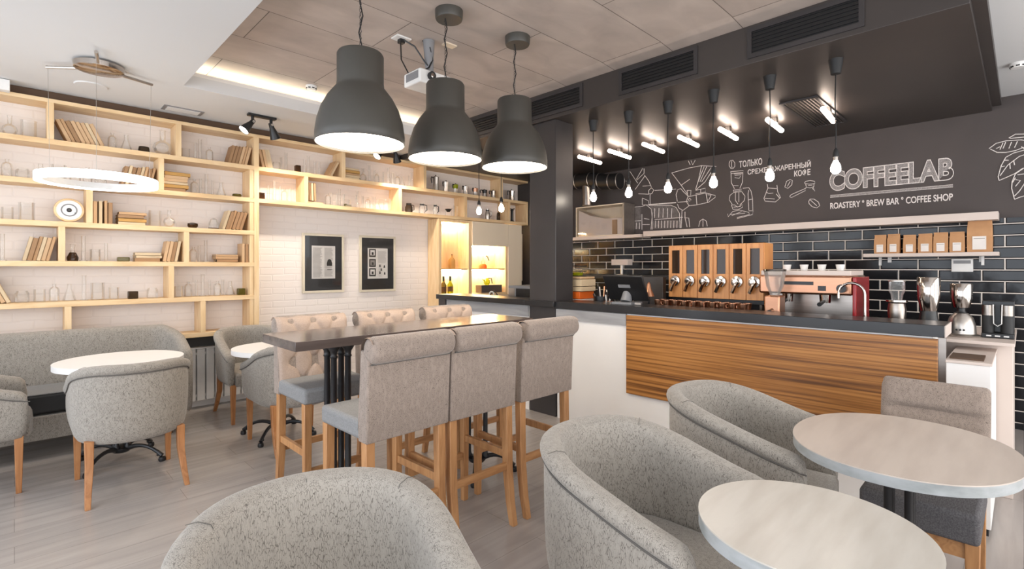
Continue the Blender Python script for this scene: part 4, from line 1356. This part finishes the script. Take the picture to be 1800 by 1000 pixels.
# bench along the bookcase
t = thing('bench', 'long grey upholstered bench with rounded end under the bookcase', 'bench', (0, 5.35, 0))
path = []
xe, yb, rc = 1.075, .245, .22
for i in range(5):
    y = -.25 + (yb - rc + .25) * i / 5
    path.append((xe, y, 1, 0, .70 + .02 * i))
for i in range(9):
    a = PI / 2 * i / 8
    path.append((xe - rc + rc * math.cos(a), yb - rc + rc * math.sin(a), math.cos(a), math.sin(a), .80 + .10 * min(1, i / 5)))
for i in range(1, 12):
    path.append((xe - rc - i * .19, yb, 0, 1, .905))
prof = [(0, 0, 'b'), (.04, .02, 'b'), (.045, .15, 'b'), (.045, -.10, 't'), (.045, -.03, 't'), (.025, -.004, 't'), (-.01, 0, 't'), (-.045, -.02, 't'), (-.055, -.07, 't'), (-.07, .46, 'a'), (-.07, .36, 'a')]
sweep(path, .14, prof, 'back_and_arm', 'fab', t, 1)
M().box(-1.2, 1.02, -.24, .20, .33, .475).obj('seat_cushion', 'blackm', t, bevel=.02, seg=3)
M().box(-1.2, 1.02, -.235, .17, .472, .482).obj('seat_cover', 'fabs', t, bevel=.004)
M().box(-1.2, 1.03, -.25, .20, .14, .32).obj('base', 'fab', t, bevel=.01)
for x, y in ((.95, -.2), (.95, .15), (-1.0, -.2), (-1.0, .15)):
    M().taper(x, y, 0, .15, .02, .025).obj('leg', 'dark', t)

# ---------------------------------------------------------------- bar stools
def bar_stool():
    t = thing('bar_stool', '', 'bar stool')
    hw = .225
    # local: faces -y, back at +y
    M().box(-hw + .002, hw - .002, -.235, .19, .657, .745).obj('seat', 'fabs', t, bevel=.02, seg=3)
    # backrest slab with tufted front and rolled top
    nu, nv = 44, 52
    btn = [(-.14, .40), (0, .40), (.14, .40), (-.075, .27), (.075, .27), (-.14, .14), (0, .14), (.14, .14), (-.075, .02), (.075, .02)]
    def front(u, v):
        x = -hw + 2 * hw * u
        s = v * .50                                  # arc length up the front
        lean = .03 * (s / .4)
        d = 0
        for bx, bz in btn:
            r2 = (x - bx) ** 2 + (s - bz) ** 2
            d += .026 * math.exp(-r2 / .00022) + .010 * math.exp(-r2 / .0016)
        for (b0, b1) in ((0, 3), (1, 3), (1, 4), (2, 4), (3, 5), (3, 6), (4, 6), (4, 7), (5, 8), (6, 8), (6, 9), (7, 9)):
            p, q = Vector(btn[b0]), Vector(btn[b1])
            w_ = Vector((x, s))
            tt_ = max(0, min(1, (w_ - p).dot(q - p) / (q - p).length_squared))
            dd = (w_ - (p + (q - p) * tt_)).length
            d += .011 * math.exp(-(dd / .011) ** 2)
        e = min(x + hw, hw - x)
        edge = .02 * (1 - min(1, e / .025)) ** 2
        base = -.02 + edge
        if s < .36:
            return (x, .135 + lean + base + d, .70 + s)
        # roll over backwards
        a = (s - .36) / .055
        r = .055 - d
        cy, cz = .135 + .03 * .9 + base + .055, 1.06
        return (x, cy - r * math.cos(a), cz + r * math.sin(a))
    for bx, bz in btn:
        p = Vector(front((bx + hw) / (2 * hw), bz / .50))
        M().lathe([(0, -.008), (.006, -.006), (.009, 0), (.006, .006), (0, .008)], p + Vector((0, -.004, 0)), 10).obj('button', 'seam', t)  # tuft buttons, dark to stand in for the shade in the dimples
    M().grid(front, nu, nv).obj('tufted_front', 'fabt', t, smooth=70)
    m = M()
    pr = [(.135, .653), (.21, .653), (.212, .72), (.222, .95), (.226, 1.035), (.19, 1.05), (.155, 1.06), (.145, .9), (.13, .75)]
    vs = [(sx * hw, y, z) for sx in (-1, 1) for y, z in pr]
    n = len(pr)
    fs = [tuple(range(n)), tuple(reversed(range(n, 2 * n)))] + [(i, n + i, n + (i + 1) % n, (i + 1) % n) for i in range(n)]
    m.add(vs, fs).obj('backrest', 'fab2', t, bevel=.008, seg=2, smooth=50)
    # roll
    m = M()
    for x0, x1 in ((-hw, hw),):
        vs = []
        cy, cz = .222, 1.06
        xs = [x0, x0 + .012, x0 + .03, x1 - .03, x1 - .012, x1]
        rs = [.034, .054, .061, .061, .054, .034]
        m.tube([(x, cy, cz) for x in xs], rs, 18)
    m.obj('rolled_top', 'fab2', t, smooth=60)
    M().tube([(-hw + .01, .232, 1.0), (hw - .01, .232, 1.0)], .004, 5).obj('piping', 'seam', t)
    for sx in (-1, 1):
        for q in range(5):
            a = R(200 + q * 30)
            M().tube([(sx * (hw - .0), .222, 1.062), (sx * (hw - .014), .222 + .047 * math.cos(a), 1.062 + .047 * math.sin(a))], .0015, 4).obj('pleat', 'seam', t)
    lx = hw - .03
    for sx in (-1, 1):
        M().taper(sx * lx, -.205, 0, .66, .017, .022).obj('leg', 'oak', t, bevel=.003)
        M().post([(sx * lx, .225, 0, .017), (sx * lx, .20, .12, .019), (sx * lx, .178, .30, .021), (sx * lx, .17, .66, .022)]).obj('leg', 'oak', t, bevel=.003)
        M().box(sx * lx - .011, sx * lx + .011, -.20, .19, .36, .40).obj('side_stretcher', 'oak', t, bevel=.002)
    M().box(-lx, lx, -.217, -.193, .255, .295).obj('front_footrest', 'oakx', t, bevel=.002)
    M().box(-lx, lx, .172, .194, .30, .34).obj('rear_stretcher', 'oakx', t, bevel=.002)
    return t


st = bar_stool()
G1 = 'tufted bar stools around the high table'
for x, l in ((1.30, 'bar stool with rolled back, nearest and leftmost of the front three'), (1.765, 'bar stool with rolled back, middle of the front three'), (2.265, 'bar stool with rolled back, rightmost of the front three')):
    place(st, USED, l, (x, 2.20, 0), R(180 + random.uniform(-2, 2)), G1)
for x, l in ((1.355, 'tufted bar stool behind the near end of the high table, at its left'), (1.89, 'tufted bar stool behind the high table, middle of the far three'), (2.44, 'tufted bar stool behind the high table, the farthest near the lit niche')):
    place(st, USED, l, (x, 3.01, 0), R(random.uniform(-2, 2)), G1)

# ---------------------------------------------------------------- tables
def foot_arm(ang, r, z0=.09):
    c_, s_ = math.cos(ang), math.sin(ang)
    m = M()
    pts = []
    for i in range(9):
        u = i / 8
        rr = .03 + (r - .03) * u
        z = z0 + .035 * math.sin(u * PI * .9) - (z0 - .03) * u ** 2.2
        pts.append((c_ * rr, s_ * rr, z))
    m.tube(pts, [.02, .018, .016, .0145, .0135, .0125, .012, .013, .015], 8)
    m.lathe([(0, 0), (.02, 0), (.024, .012), (.02, .03), (0, .034)], (c_ * r, s_ * r, 0), 12)
    m.lathe([(0, 0), (.012, .003), (.016, .012), (.01, .022), (0, .024)], (c_ * r * .92, s_ * r * .92, .036), 10)
    return m


def pedestal(par, h, foot=.30, col=.045, cr=.014, loc_=(0, 0), rot=PI / 4):
    lx, ly = loc_
    for i in range(4):
        a = rot + i * PI / 2
        x, y = lx + col * math.cos(a), ly + col * math.sin(a)
        M().lathe([(0, .10), (cr * 1.5, .10), (cr * 1.6, .115), (cr, .13), (cr * .95, h - .09), (cr * 1.25, h - .082), (cr, h - .072), (cr * 1.1, h - .055), (cr * 2.0, h - .03), (cr * 2.1, h - .02), (0, h - .02)], (x, y, 0), 12).obj('column', 'iron', par)
        f = foot_arm(a, foot)
        f.v = [(p[0] + lx, p[1] + ly, p[2]) for p in f.v]
        f.obj('foot', 'iron', par)
    M().lathe([(0, .07), (.05, .07), (.062, .085), (.062, .10), (.03, .115), (0, .115)], (lx, ly, 0), 20).obj('hub', 'iron', par)
    M().box(lx - .09, lx + .09, ly - .09, ly + .09, h - .02, h).obj('top_plate', 'iron', par)


def round_table(x, y, r, label, rx=None, mt='marble', foot=.27, p=2.0, th=.035, rim='edge'):
    t = thing('round_table', label, 'table', (x, y, 0))
    M().disc((0, 0, .75), r, .004, 72, rx, p).obj('table_top', mt, t, smooth=30)
    M().disc((0, 0, .7465), r - .0005, th, 72, (rx - .0005) if rx else None, p).obj('rim', rim, t, smooth=30)
    pedestal(t, .7115, foot)
    return t
round_table(1.48, .394, .272, 'small round whitewashed table in the centre foreground', mt='marbleb', foot=.24)
round_table(2.42, .335, .348, 'larger oval whitewashed table at the right, reaching the photo edge', rx=.412, p=2.15, foot=.28)
round_table(.56, 4.655, .385, 'round white table in front of the bench at the left', mt='white', rim='white', foot=.30)
round_table(1.60, 4.45, .355, 'round white table between the two far tub chairs', mt='white', rim='white', foot=.30)

t = thing('high_table', 'long dark high bar table between two rows of stools', 'table', (1.80, 2.68, 0))
M().box(-.84, .83, -.225, .225, 1.013, 1.06).obj('table_top', 'tabledark', t, bevel=.002)
for x in (-.52, .50):
    pedestal(t, 1.013, .26, .058, .017, (x, 0), PI / 4)

# ---------------------------------------------------------------- dining chair at the right
t = thing('dining_chair', 'upholstered side chair behind the larger foreground table, back to the bar', 'chair', (2.9, .31, 0))
cx, cy = 2.9, .31
M().box(-.28, .24, -.195, .195, .345, .465).obj('seat', 'fabd', t, bevel=.018, seg=3)
def bk(u, v):
    z = .46 + .40 * v
    rr_ = .045
    tz = max(0, z - (.86 - rr_))
    hw_ = .205 - rr_ + math.sqrt(max(0, rr_ * rr_ - tz * tz))
    y = hw_ - 2 * hw_ * u
    x = .235 + .075 * v
    d = .03 * math.exp(-((v - .66) / .04) ** 2) * math.sin(PI * min(1, max(0, u))) ** .4
    e = min(u, 1 - u) * .41
    ev = (1 - v) * .40
    ed = .02 * (1 - min(1, e / .025)) ** 2 + .02 * (1 - min(1, ev / .03)) ** 2
    return (x - .032 + d + ed, y, z)
M().grid(bk, 24, 30).obj('padded_front', 'fab2', t, smooth=70)
m = M()
pr = [(.235, .44), (.28, .44), (.355, .855), (.31, .86)]
m.add([(x, s * .205, z) for s in (-1, 1) for x, z in pr], [(0, 1, 2, 3), (7, 6, 5, 4), (0, 4, 5, 1), (1, 5, 6, 2), (2, 6, 7, 3), (3, 7, 4, 0)]).obj('backrest', 'fab2', t, bevel=.04, seg=4)
for y in (-.17, .17):
    M().taper(-.24, y, 0, .35, .017, .023).obj('leg', 'oak', t, bevel=.003)
    M().post([(.30, y, 0, .016), (.26, y, .2, .019), (.25, y, .45, .021)]).obj('leg', 'oak', t, bevel=.003)
    M().box(-.22, .24, y - .01, y + .01, .28, .345).obj('side_rail', 'oakx', t)
M().box(-.252, -.232, -.15, .15, .28, .345).obj('front_rail', 'oakx', t)

# ================================================================ BAR EQUIPMENT
TW = .941
# bean dispenser bank
t = thing('bean_dispenser', 'wooden six-window bean dispenser with metal knobs', 'dispenser', (4.3, 1.88, 1.15))
M().box(0, .20, -.415, .415, 0, .47).obj('case', 'bamboo', t, bevel=.003)
for i in range(6):
    y = .415 - .138 * (i + .5)
    d = M().box(-.012, 0, y - .067, y + .067, .002, .215).box(-.012, 0, y - .067, y - .038, .215, .468).box(-.012, 0, y + .038, y + .067, .215, .468).box(-.012, 0, y - .038, y + .038, .425, .468).obj('front_panel', 'bamboo', t, bevel=.001, seg=1)
    M().box(-.004, -.001, y - .038, y + .038, .215, .425).obj('window', 'brownglass', d)
    k = M().lathe([(0, 0), (.046, 0), (.05, .008), (.046, .02), (.025, .024), (.022, .05), (0, .052)], (-.012, y, .15), 20, Matrix.Rotation(R(-90), 4, 'Y')).obj('dosing_knob', 'chrome', d)
    M().tube([(-.05, y - .02, .15), (-.055, y, .12), (-.045, y + .03, .06)], .017, 8).obj('spout', 'chrome', d)
M().box(.03, .17, -.40, .40, -.035, 0).obj('base_rail', 'black', t)
for y in (-.37, -.12, .12, .37):
    M().box(.05, .15, y - .01, y + .01, -.208, -.035).obj('leg', 'steel', t)
# cups in rows below the dispenser
cup = thing('coffee_cup', '', 'cup', (0, 0, 0), 0, 'little cups in rows below the bean dispenser')
M().lathe([(0, .0), (.022, 0), (.026, .01), (.034, .055), (.031, .055), (.023, .012), (0, .01)], n=16).obj('bowl', 'copper', cup)
M().tube([(.03, 0, .045), (.05, 0, .04), (.048, 0, .02), (.03, 0, .018)], .004, 6).obj('handle', 'copper', cup)
for r_ in range(2):
    for i in range(10):
        place(cup, USED, 'little cup, %s from the left in the %s row below the bean dispenser' % (ORD[i], ['front', 'back'][r_]), (4.0 + .09 * r_, 2.24 - i * .08, TW + .142), random.uniform(0, 6))
tag(M().box(3.955, 4.14, 1.44, 2.30, TW, TW + .14).obj('cup_riser', 'steel', bevel=.002), 'steel riser under the rows of little cups', 'riser')
tag(M().box(4.17, 4.28, 1.48, 1.62, TW, TW + .12).obj('steel_box', 'steel', bevel=.002), 'small steel box under the right end of the dispenser', 'box')

# till monitor
t = thing('till_monitor', 'black touch-screen till seen from behind on the bar ledge', 'monitor', (3.82, 2.45, 1.101))
q = Matrix.Translation((0, 0, .13)) @ Matrix.Rotation(R(-28), 4, 'Y')
M().box(-.012, .012, -.20, .20, -.11, .135, q).obj('screen_housing', 'black', t, bevel=.006)
M().box(.012, .014, -.18, .18, -.09, .12, q).obj('screen', 'picbg', t)
M().tube([(.0, 0, .02), (.03, 0, .1)], [.05, .04], 12).box(-.075, .10, -.10, .10, 0, .018).obj('stand', 'greyp', t)
M().box(-.016, -.011, -.06, .06, .02, .05, q).obj('rear_cover', 'greyp', t)
M().box(-.07, -.06, -.19, -.13, .004, .02).obj('port_plate', 'alu', t)
tag(M().box(4.30, 4.36, 2.36, 2.64, TW, 1.33).obj('menu_board', 'soffit', bevel=.003), 'plain dark board standing left of the bean dispenser', 'board')
t = thing('hand_bell', 'small copper cone-shaped bell lamp right of the till monitor', 'bell', (3.99, 2.30, 1.20))
t.location = (4.05, 2.36, TW)
M().lathe([(.05, .22), (.045, .235), (.022, .29), (.014, .33), (.008, .345), (0, .35)], n=20).obj('cone', 'copper', t)
M().cyl((0, 0, 0), (0, 0, .24), .01).lathe([(0, 0), (.045, 0), (.04, .012), (0, .012)], n=20).obj('stand', 'black', t)

# stack of trays and boxes behind the ledge next to the column
t = thing('tray_stack', 'stack of cream trays beside the column on the bar', 'trays', (4.12, 3.22, TW))
for i, (z0, z1, mt, d) in enumerate(((0, .16, 'pinkw', .0), (.165, .235, 'orange', .02), (.24, .285, 'bk3', .0), (.29, .36, 'bk3', .0), (.365, .385, 'bk1', .01))):
    M().box(-.12, .12, -.14 + d, .14 - d, z0, z1).obj(['box', 'orange_tray', 'carton', 'carton', 'lid'][i], mt, t, bevel=.004)
t = thing('wire_basket', 'round black wire basket on top of the tray stack', 'basket', (4.12, 3.22, TW + .386))
for z in (.0, .05, .1):
    M().tube([(.09 * math.cos(i * PI / 8), .09 * math.sin(i * PI / 8), z + .006) for i in range(16)], .006, 6, closed=True).obj('hoop', 'black', t)
M().lathe([(0, .002), (.05, .002), (.06, .04), (0, .045)], n=16).obj('contents', 'yellowglass', t)
t = thing('tool_jar', 'dark cluttered jar of tools between the tray stack and the till', 'jar', (4.10, 2.90, TW))
M().lathe([(0, 0), (.08, 0), (.085, .2), (.08, .2), (.075, .01), (0, .01)], n=20).obj('jar', 'black', t)
for i in range(9):
    a = i * 2.4
    M().cyl((.03 * math.cos(a), .03 * math.sin(a), .02), (.085 * math.cos(a), .085 * math.sin(a), .26 + .04 * math.sin(i * 5)), .008, 8).obj('tool', ['alu', 'black', 'copper'][i % 3], t)
t = thing('tool_jar', 'copper and steel cup of brushes beside the till', 'jar', (4.0, 2.76, TW))
M().lathe([(0, 0), (.045, 0), (.05, .16), (.045, .16), (.04, .01), (0, .01)], n=20).obj('cup', 'copper', t)
for i in range(4):
    M().cyl((0, 0, .02), (.03 * math.cos(i * 1.6), .03 * math.sin(i * 1.6), .22), .006, 8).obj('brush', 'alu', t)
t = thing('card_printer', 'small white and steel device on the dark shelf behind the till', 'device', (5.9, 3.85, 1.45))
M().box(-.06, .06, -.13, .13, 0, .08).obj('case', 'pinkw', t, bevel=.004)
M().cyl((0, 0, -.12), (0, 0, 0), .02).box(-.05, .05, -.05, .05, -.13, -.12).obj('stand', 'alu', t)
tag(M().box(5.7, 6.26, 3.0, 4.9, 1.27, 1.32).obj('back_shelf', 'black'), 'dark back shelf behind the till and trays', 'shelf')
tag(M().box(5.65, 6.26, .62, 4.9, 0, .92).obj('back_counter', 'top'), 'dark back counter along the tiled wall', 'counter')

# espresso machine
t = thing('espresso_machine', 'coppery steel espresso machine with red end panel on the bar', 'espresso machine', (4.32, 1.10, TW))
M().box(-.16, .26, -.26, .36, .0, .05).obj('base', 'steel', t, bevel=.005)
M().box(.05, .26, -.26, .36, .05, .42).obj('body', 'steel', t, bevel=.01)
M().box(-.16, .26, -.26, .36, .28, .42).obj('upper_body', 'copper', t, bevel=.015, seg=3)
M().box(-.165, -.155, -.02, .20, .35, .375).obj('dark_slot', 'black', t)
M().box(-.166, -.158, -.10, -.05, .31, .345).obj('badge', 'black', t)
M().box(-.14, .25, -.25, .35, .42, .455).obj('cup_rail', 'pinkw', t, bevel=.004)
for i in range(4):
    y = -.15 + i * .12
    M().lathe([(0, 0), (.022, 0), (.03, .045), (.026, .045), (.02, .006), (0, .006)], (.02, y, .456), 14).obj('cup', 'plasticw', t)
for y in (-.08, .17):
    g = M().lathe([(0, -.06), (.035, -.06), (.04, 0), (0, 0)], (-.09, y, .28), 16).obj('group_head', 'chrome', t)
    M().tube([(-.12, y, .235), (-.25, y, .215)], [.012, .015], 8).obj('portafilter', 'black', g)
M().lathe([(0, 0), (.03, 0), (.03, .03), (0, .03)], (-.16, -.20, .33), 16, Matrix.Rotation(R(-90), 4, 'Y')).obj('steam_knob', 'black', t)
M().box(-.165, .26, -.285, -.262, .0, .41).obj('red_end_panel', 'red', t, bevel=.006)
t2 = M()
# bean grinder left of the machine
t = thing('coffee_grinder', 'coppery grinder with clear hopper between dispenser and espresso machine', 'grinder', (4.12, 1.60, TW))
t.location = (4.12, 1.33, TW)
t.location = (4.0, 1.255, TW)
t.location = (4.06, 1.31, TW)
M().box(-.07, .06, -.055, .055, 0, .27).obj('body', 'copper', t, bevel=.012, seg=3)
M().lathe([(.03, .27), (.06, .34), (.075, .45), (.072, .45), (.056, .34), (.026, .275)], (0, 0, 0), 20).obj('hopper', 'glass', t)
M().lathe([(0, .45), (.077, .45), (.077, .465), (0, .465)], n=20).obj('lid', 'darkglass', t)
M().cyl((-.07, 0, .16), (-.12, 0, .15), .018).obj('dosing_head', 'chrome', t)
M().lathe([(0, 0), (.045, 0), (.045, .012), (0, .012)], (-.10, 0, .0), 16).obj('drip_dish', 'steel', t)

# sink tap and red canister
t = thing('sink_tap', 'chrome gooseneck tap on the bar in front of the red panel', 'tap', (3.99, .735, TW))
pts = [(0, 0, 0), (0, 0, .30)]
for i in range(1, 11):
    a = PI * i / 10
    pts.append((0, .075 - .075 * math.cos(a), .30 + .075 * math.sin(a)))
pts.append((0, .15, .27))
M().tube(pts, .0085, 12).obj('spout', 'chrome', t)
M().lathe([(0, 0), (.02, 0), (.018, .05), (0, .05)], n=14).tube([(0, -.01, .04), (-.01, -.05, .06)], .005, 6).obj('handle', 'chrome', t)
t = thing('steel_pitcher', 'small steel milk pitcher beside the tap', 'pitcher', (4.02, .60, TW))
M().lathe([(0, 0), (.035, 0), (.038, .05), (.028, .09), (.032, .11), (.03, .11), (.026, .09), (0, .02)], n=18).obj('body', 'alu', t)
M().tube([(.03, 0, .1), (.06, 0, .08), (.055, 0, .03), (.035, 0, .02)], .005, 6).obj('handle', 'alu', t)

# three tall machines at the right end
t = thing('siphon_brewer', 'slim chrome brewer with clear top, left of the three tall machines', 'brewer', (4.2, .595, TW))
M().lathe([(0, 0), (.05, 0), (.05, .015), (.03, .03), (0, .03)], n=20).obj('base', 'chrome', t)
M().lathe([(0, .03), (.028, .03), (.045, .10), (.052, .20), (.045, .24), (0, .245)], n=24).obj('lower_body', 'steel', t)
M().lathe([(.052, .245), (.06, .25), (.06, .262), (0, .262)], n=24).obj('collar', 'chrome', t)
M().lathe([(.03, .262), (.035, .30), (.045, .32), (.045, .385)], n=20).obj('upper_glass', 'glass', t)
M().lathe([(0, .385), (.047, .385), (.047, .392), (0, .392)], n=20).obj('glass_lid', 'alu', t)
t = thing('bar_blender', 'blender with tall steel cup and black base, middle of the three tall machines', 'blender', (4.26, .437, .976))
M().lathe([(0, 0), (.075, 0), (.07, .05), (.05, .11), (.045, .16), (0, .16)], n=24).obj('base', 'black', t)
M().lathe([(0, .16), (.042, .16), (.06, .25), (.062, .375), (.058, .38), (0, .38)], n=28).obj('steel_cup', 'chrome', t)
M().box(-.085, -.07, -.02, .02, .02, .06).obj('switch_panel', 'alu', t)
t = thing('cone_grinder', 'large blender with steel cup on a white bell-shaped base, on the pale cabinet', 'blender', (4.38, .285, .976))
M().lathe([(0, 0), (.092, 0), (.095, .008), (.075, .018), (.072, .07), (.06, .12), (.035, .148), (0, .15)], n=32).obj('bell_base', 'alu', t)
M().lathe([(0, .15), (.03, .15), (.022, .165), (.026, .185), (0, .185)], n=20).obj('coupling', 'black', t)
M().lathe([(0, .185), (.042, .185), (.055, .24), (.057, .335), (.053, .34), (0, .34)], n=28).obj('steel_cup', 'chrome', t)
for y in (-.018, 0, .018):
    M().lathe([(0, 0), (.006, 0), (.006, .006), (0, .006)], (-.075, y, .045), 10, Matrix.Rotation(R(-90), 4, 'Y')).obj('button', 'black', t)
t = thing('coffee_maker', 'black coffee maker with two tan metal flasks on the pale cabinet', 'coffee maker', (4.45, .115, .976))
M().box(-.07, .07, -.075, .075, 0, .03).obj('base', 'black', t, bevel=.004)
M().box(.02, .07, -.075, .075, .03, .23).obj('rear_tower', 'black', t, bevel=.004)
for y in (-.042, .045):
    f = M().lathe([(0, .03), (.03, .03), (.03, .14), (0, .14)], (-.02, y, 0), 20).obj('flask', 'blackm', t)
    M().lathe([(0, .14), (.031, .14), (.031, .205), (0, .205)], (-.02, y, 0), 20).obj('metal_cap', 'steel', f)
M().tube([(-.05, .02, .21), (-.055, .018, .09), (-.055, 0, .075), (-.055, -.018, .09), (-.05, -.02, .21)], .004, 6).obj('loop_handle', 'alu', t)
for y in (-.04, 0, .04):
    M().box(-.074, -.069, y - .012, y + .012, .01, .018).obj('key', 'plasticw', t)

# glazed display box and pipes high on the wall beside the column
t = thing('display_box', 'glass-fronted pale wooden display box on the wall beside the column', 'display case', (6.12, 4.30, 1.871))
M().box(-.12, .145, -.42, .42, 0, .012).box(-.12, .145, -.42, .42, .43, .445).box(-.12, .145, .405, .42, .012, .43).box(.13, .145, -.42, .42, .012, .43).obj('case', 'cream', t)
M().box(-.125, -.118, -.42, -.40, 0, .445).box(-.125, .145, -.425, -.418, 0, .445).obj('steel_edge', 'alu', t)
M().add([(-.10, .38, .01), (-.10, -.38, .01), (-.10, -.38, .24), (-.10, -.1, .25), (-.10, .15, .30), (-.10, .38, .40), (.1, .38, .01), (.1, -.38, .01), (.1, -.38, .24), (.1, -.1, .25), (.1, .15, .30), (.1, .38, .40)],
        [(0, 1, 2, 3, 4, 5), (11, 10, 9, 8, 7, 6)] + [(i, (i + 1) % 6, (i + 1) % 6 + 6, i + 6) for i in range(6)]).obj('curved_chute', 'pinkw', t)
M().box(-.11, -.10, -.30, -.22, .02, .22, Matrix.Rotation(R(0), 4, 'X')).obj('dark_lever', 'bk4', t)
M().box(-.122, -.12, -.40, .40, .012, .43).obj('glass_front', 'pane', t)
t = thing('vent_duct', 'dark metal ventilation pipe with bright ring seams under the soffit', 'duct', (5.95, 4.3, 2.60))
M().tube([(-.05, .65, .08), (-.05, .25, .08), (-.05, .02, .07), (-.05, -.18, .02), (-.05, -.42, .0)], [.11] * 5, 20).obj('pipe', 'black', t)
M().tube([(-.05, .14, .06), (-.05, .13, -.10), (-.05, .13, -.285)], .075, 20).obj('drop_pipe', 'steel', t)
for y, z in ((.5, .08), (.3, .08), (.06, .07), (-.1, .04), (-.28, .01), (-.42, 0)):
    M().tube([(-.05 + .112 * math.cos(i * PI / 10), y, z + .112 * math.sin(i * PI / 10)) for i in range(20)], .005, 6, closed=True).obj('ring_seam', 'alu', t)

# flues / small signs
tag(M().box(4.0, 4.18, 1.66, 1.68, TW, TW + .001).obj('counter_mat', 'black'), 'thin black mat on the bar worktop', 'mat')
tag(M().box(XB - .03, XB - .014, .93, .96, 1.47, 1.53).obj('wall_switch', 'plasticw'), 'small white switch under the left end of the bag shelf', 'switch')
tag(M().box(XB - .03, XB - .014, .255, .285, 1.47, 1.53).obj('wall_switch', 'plasticw'), 'small white switch right of the socket box', 'switch')
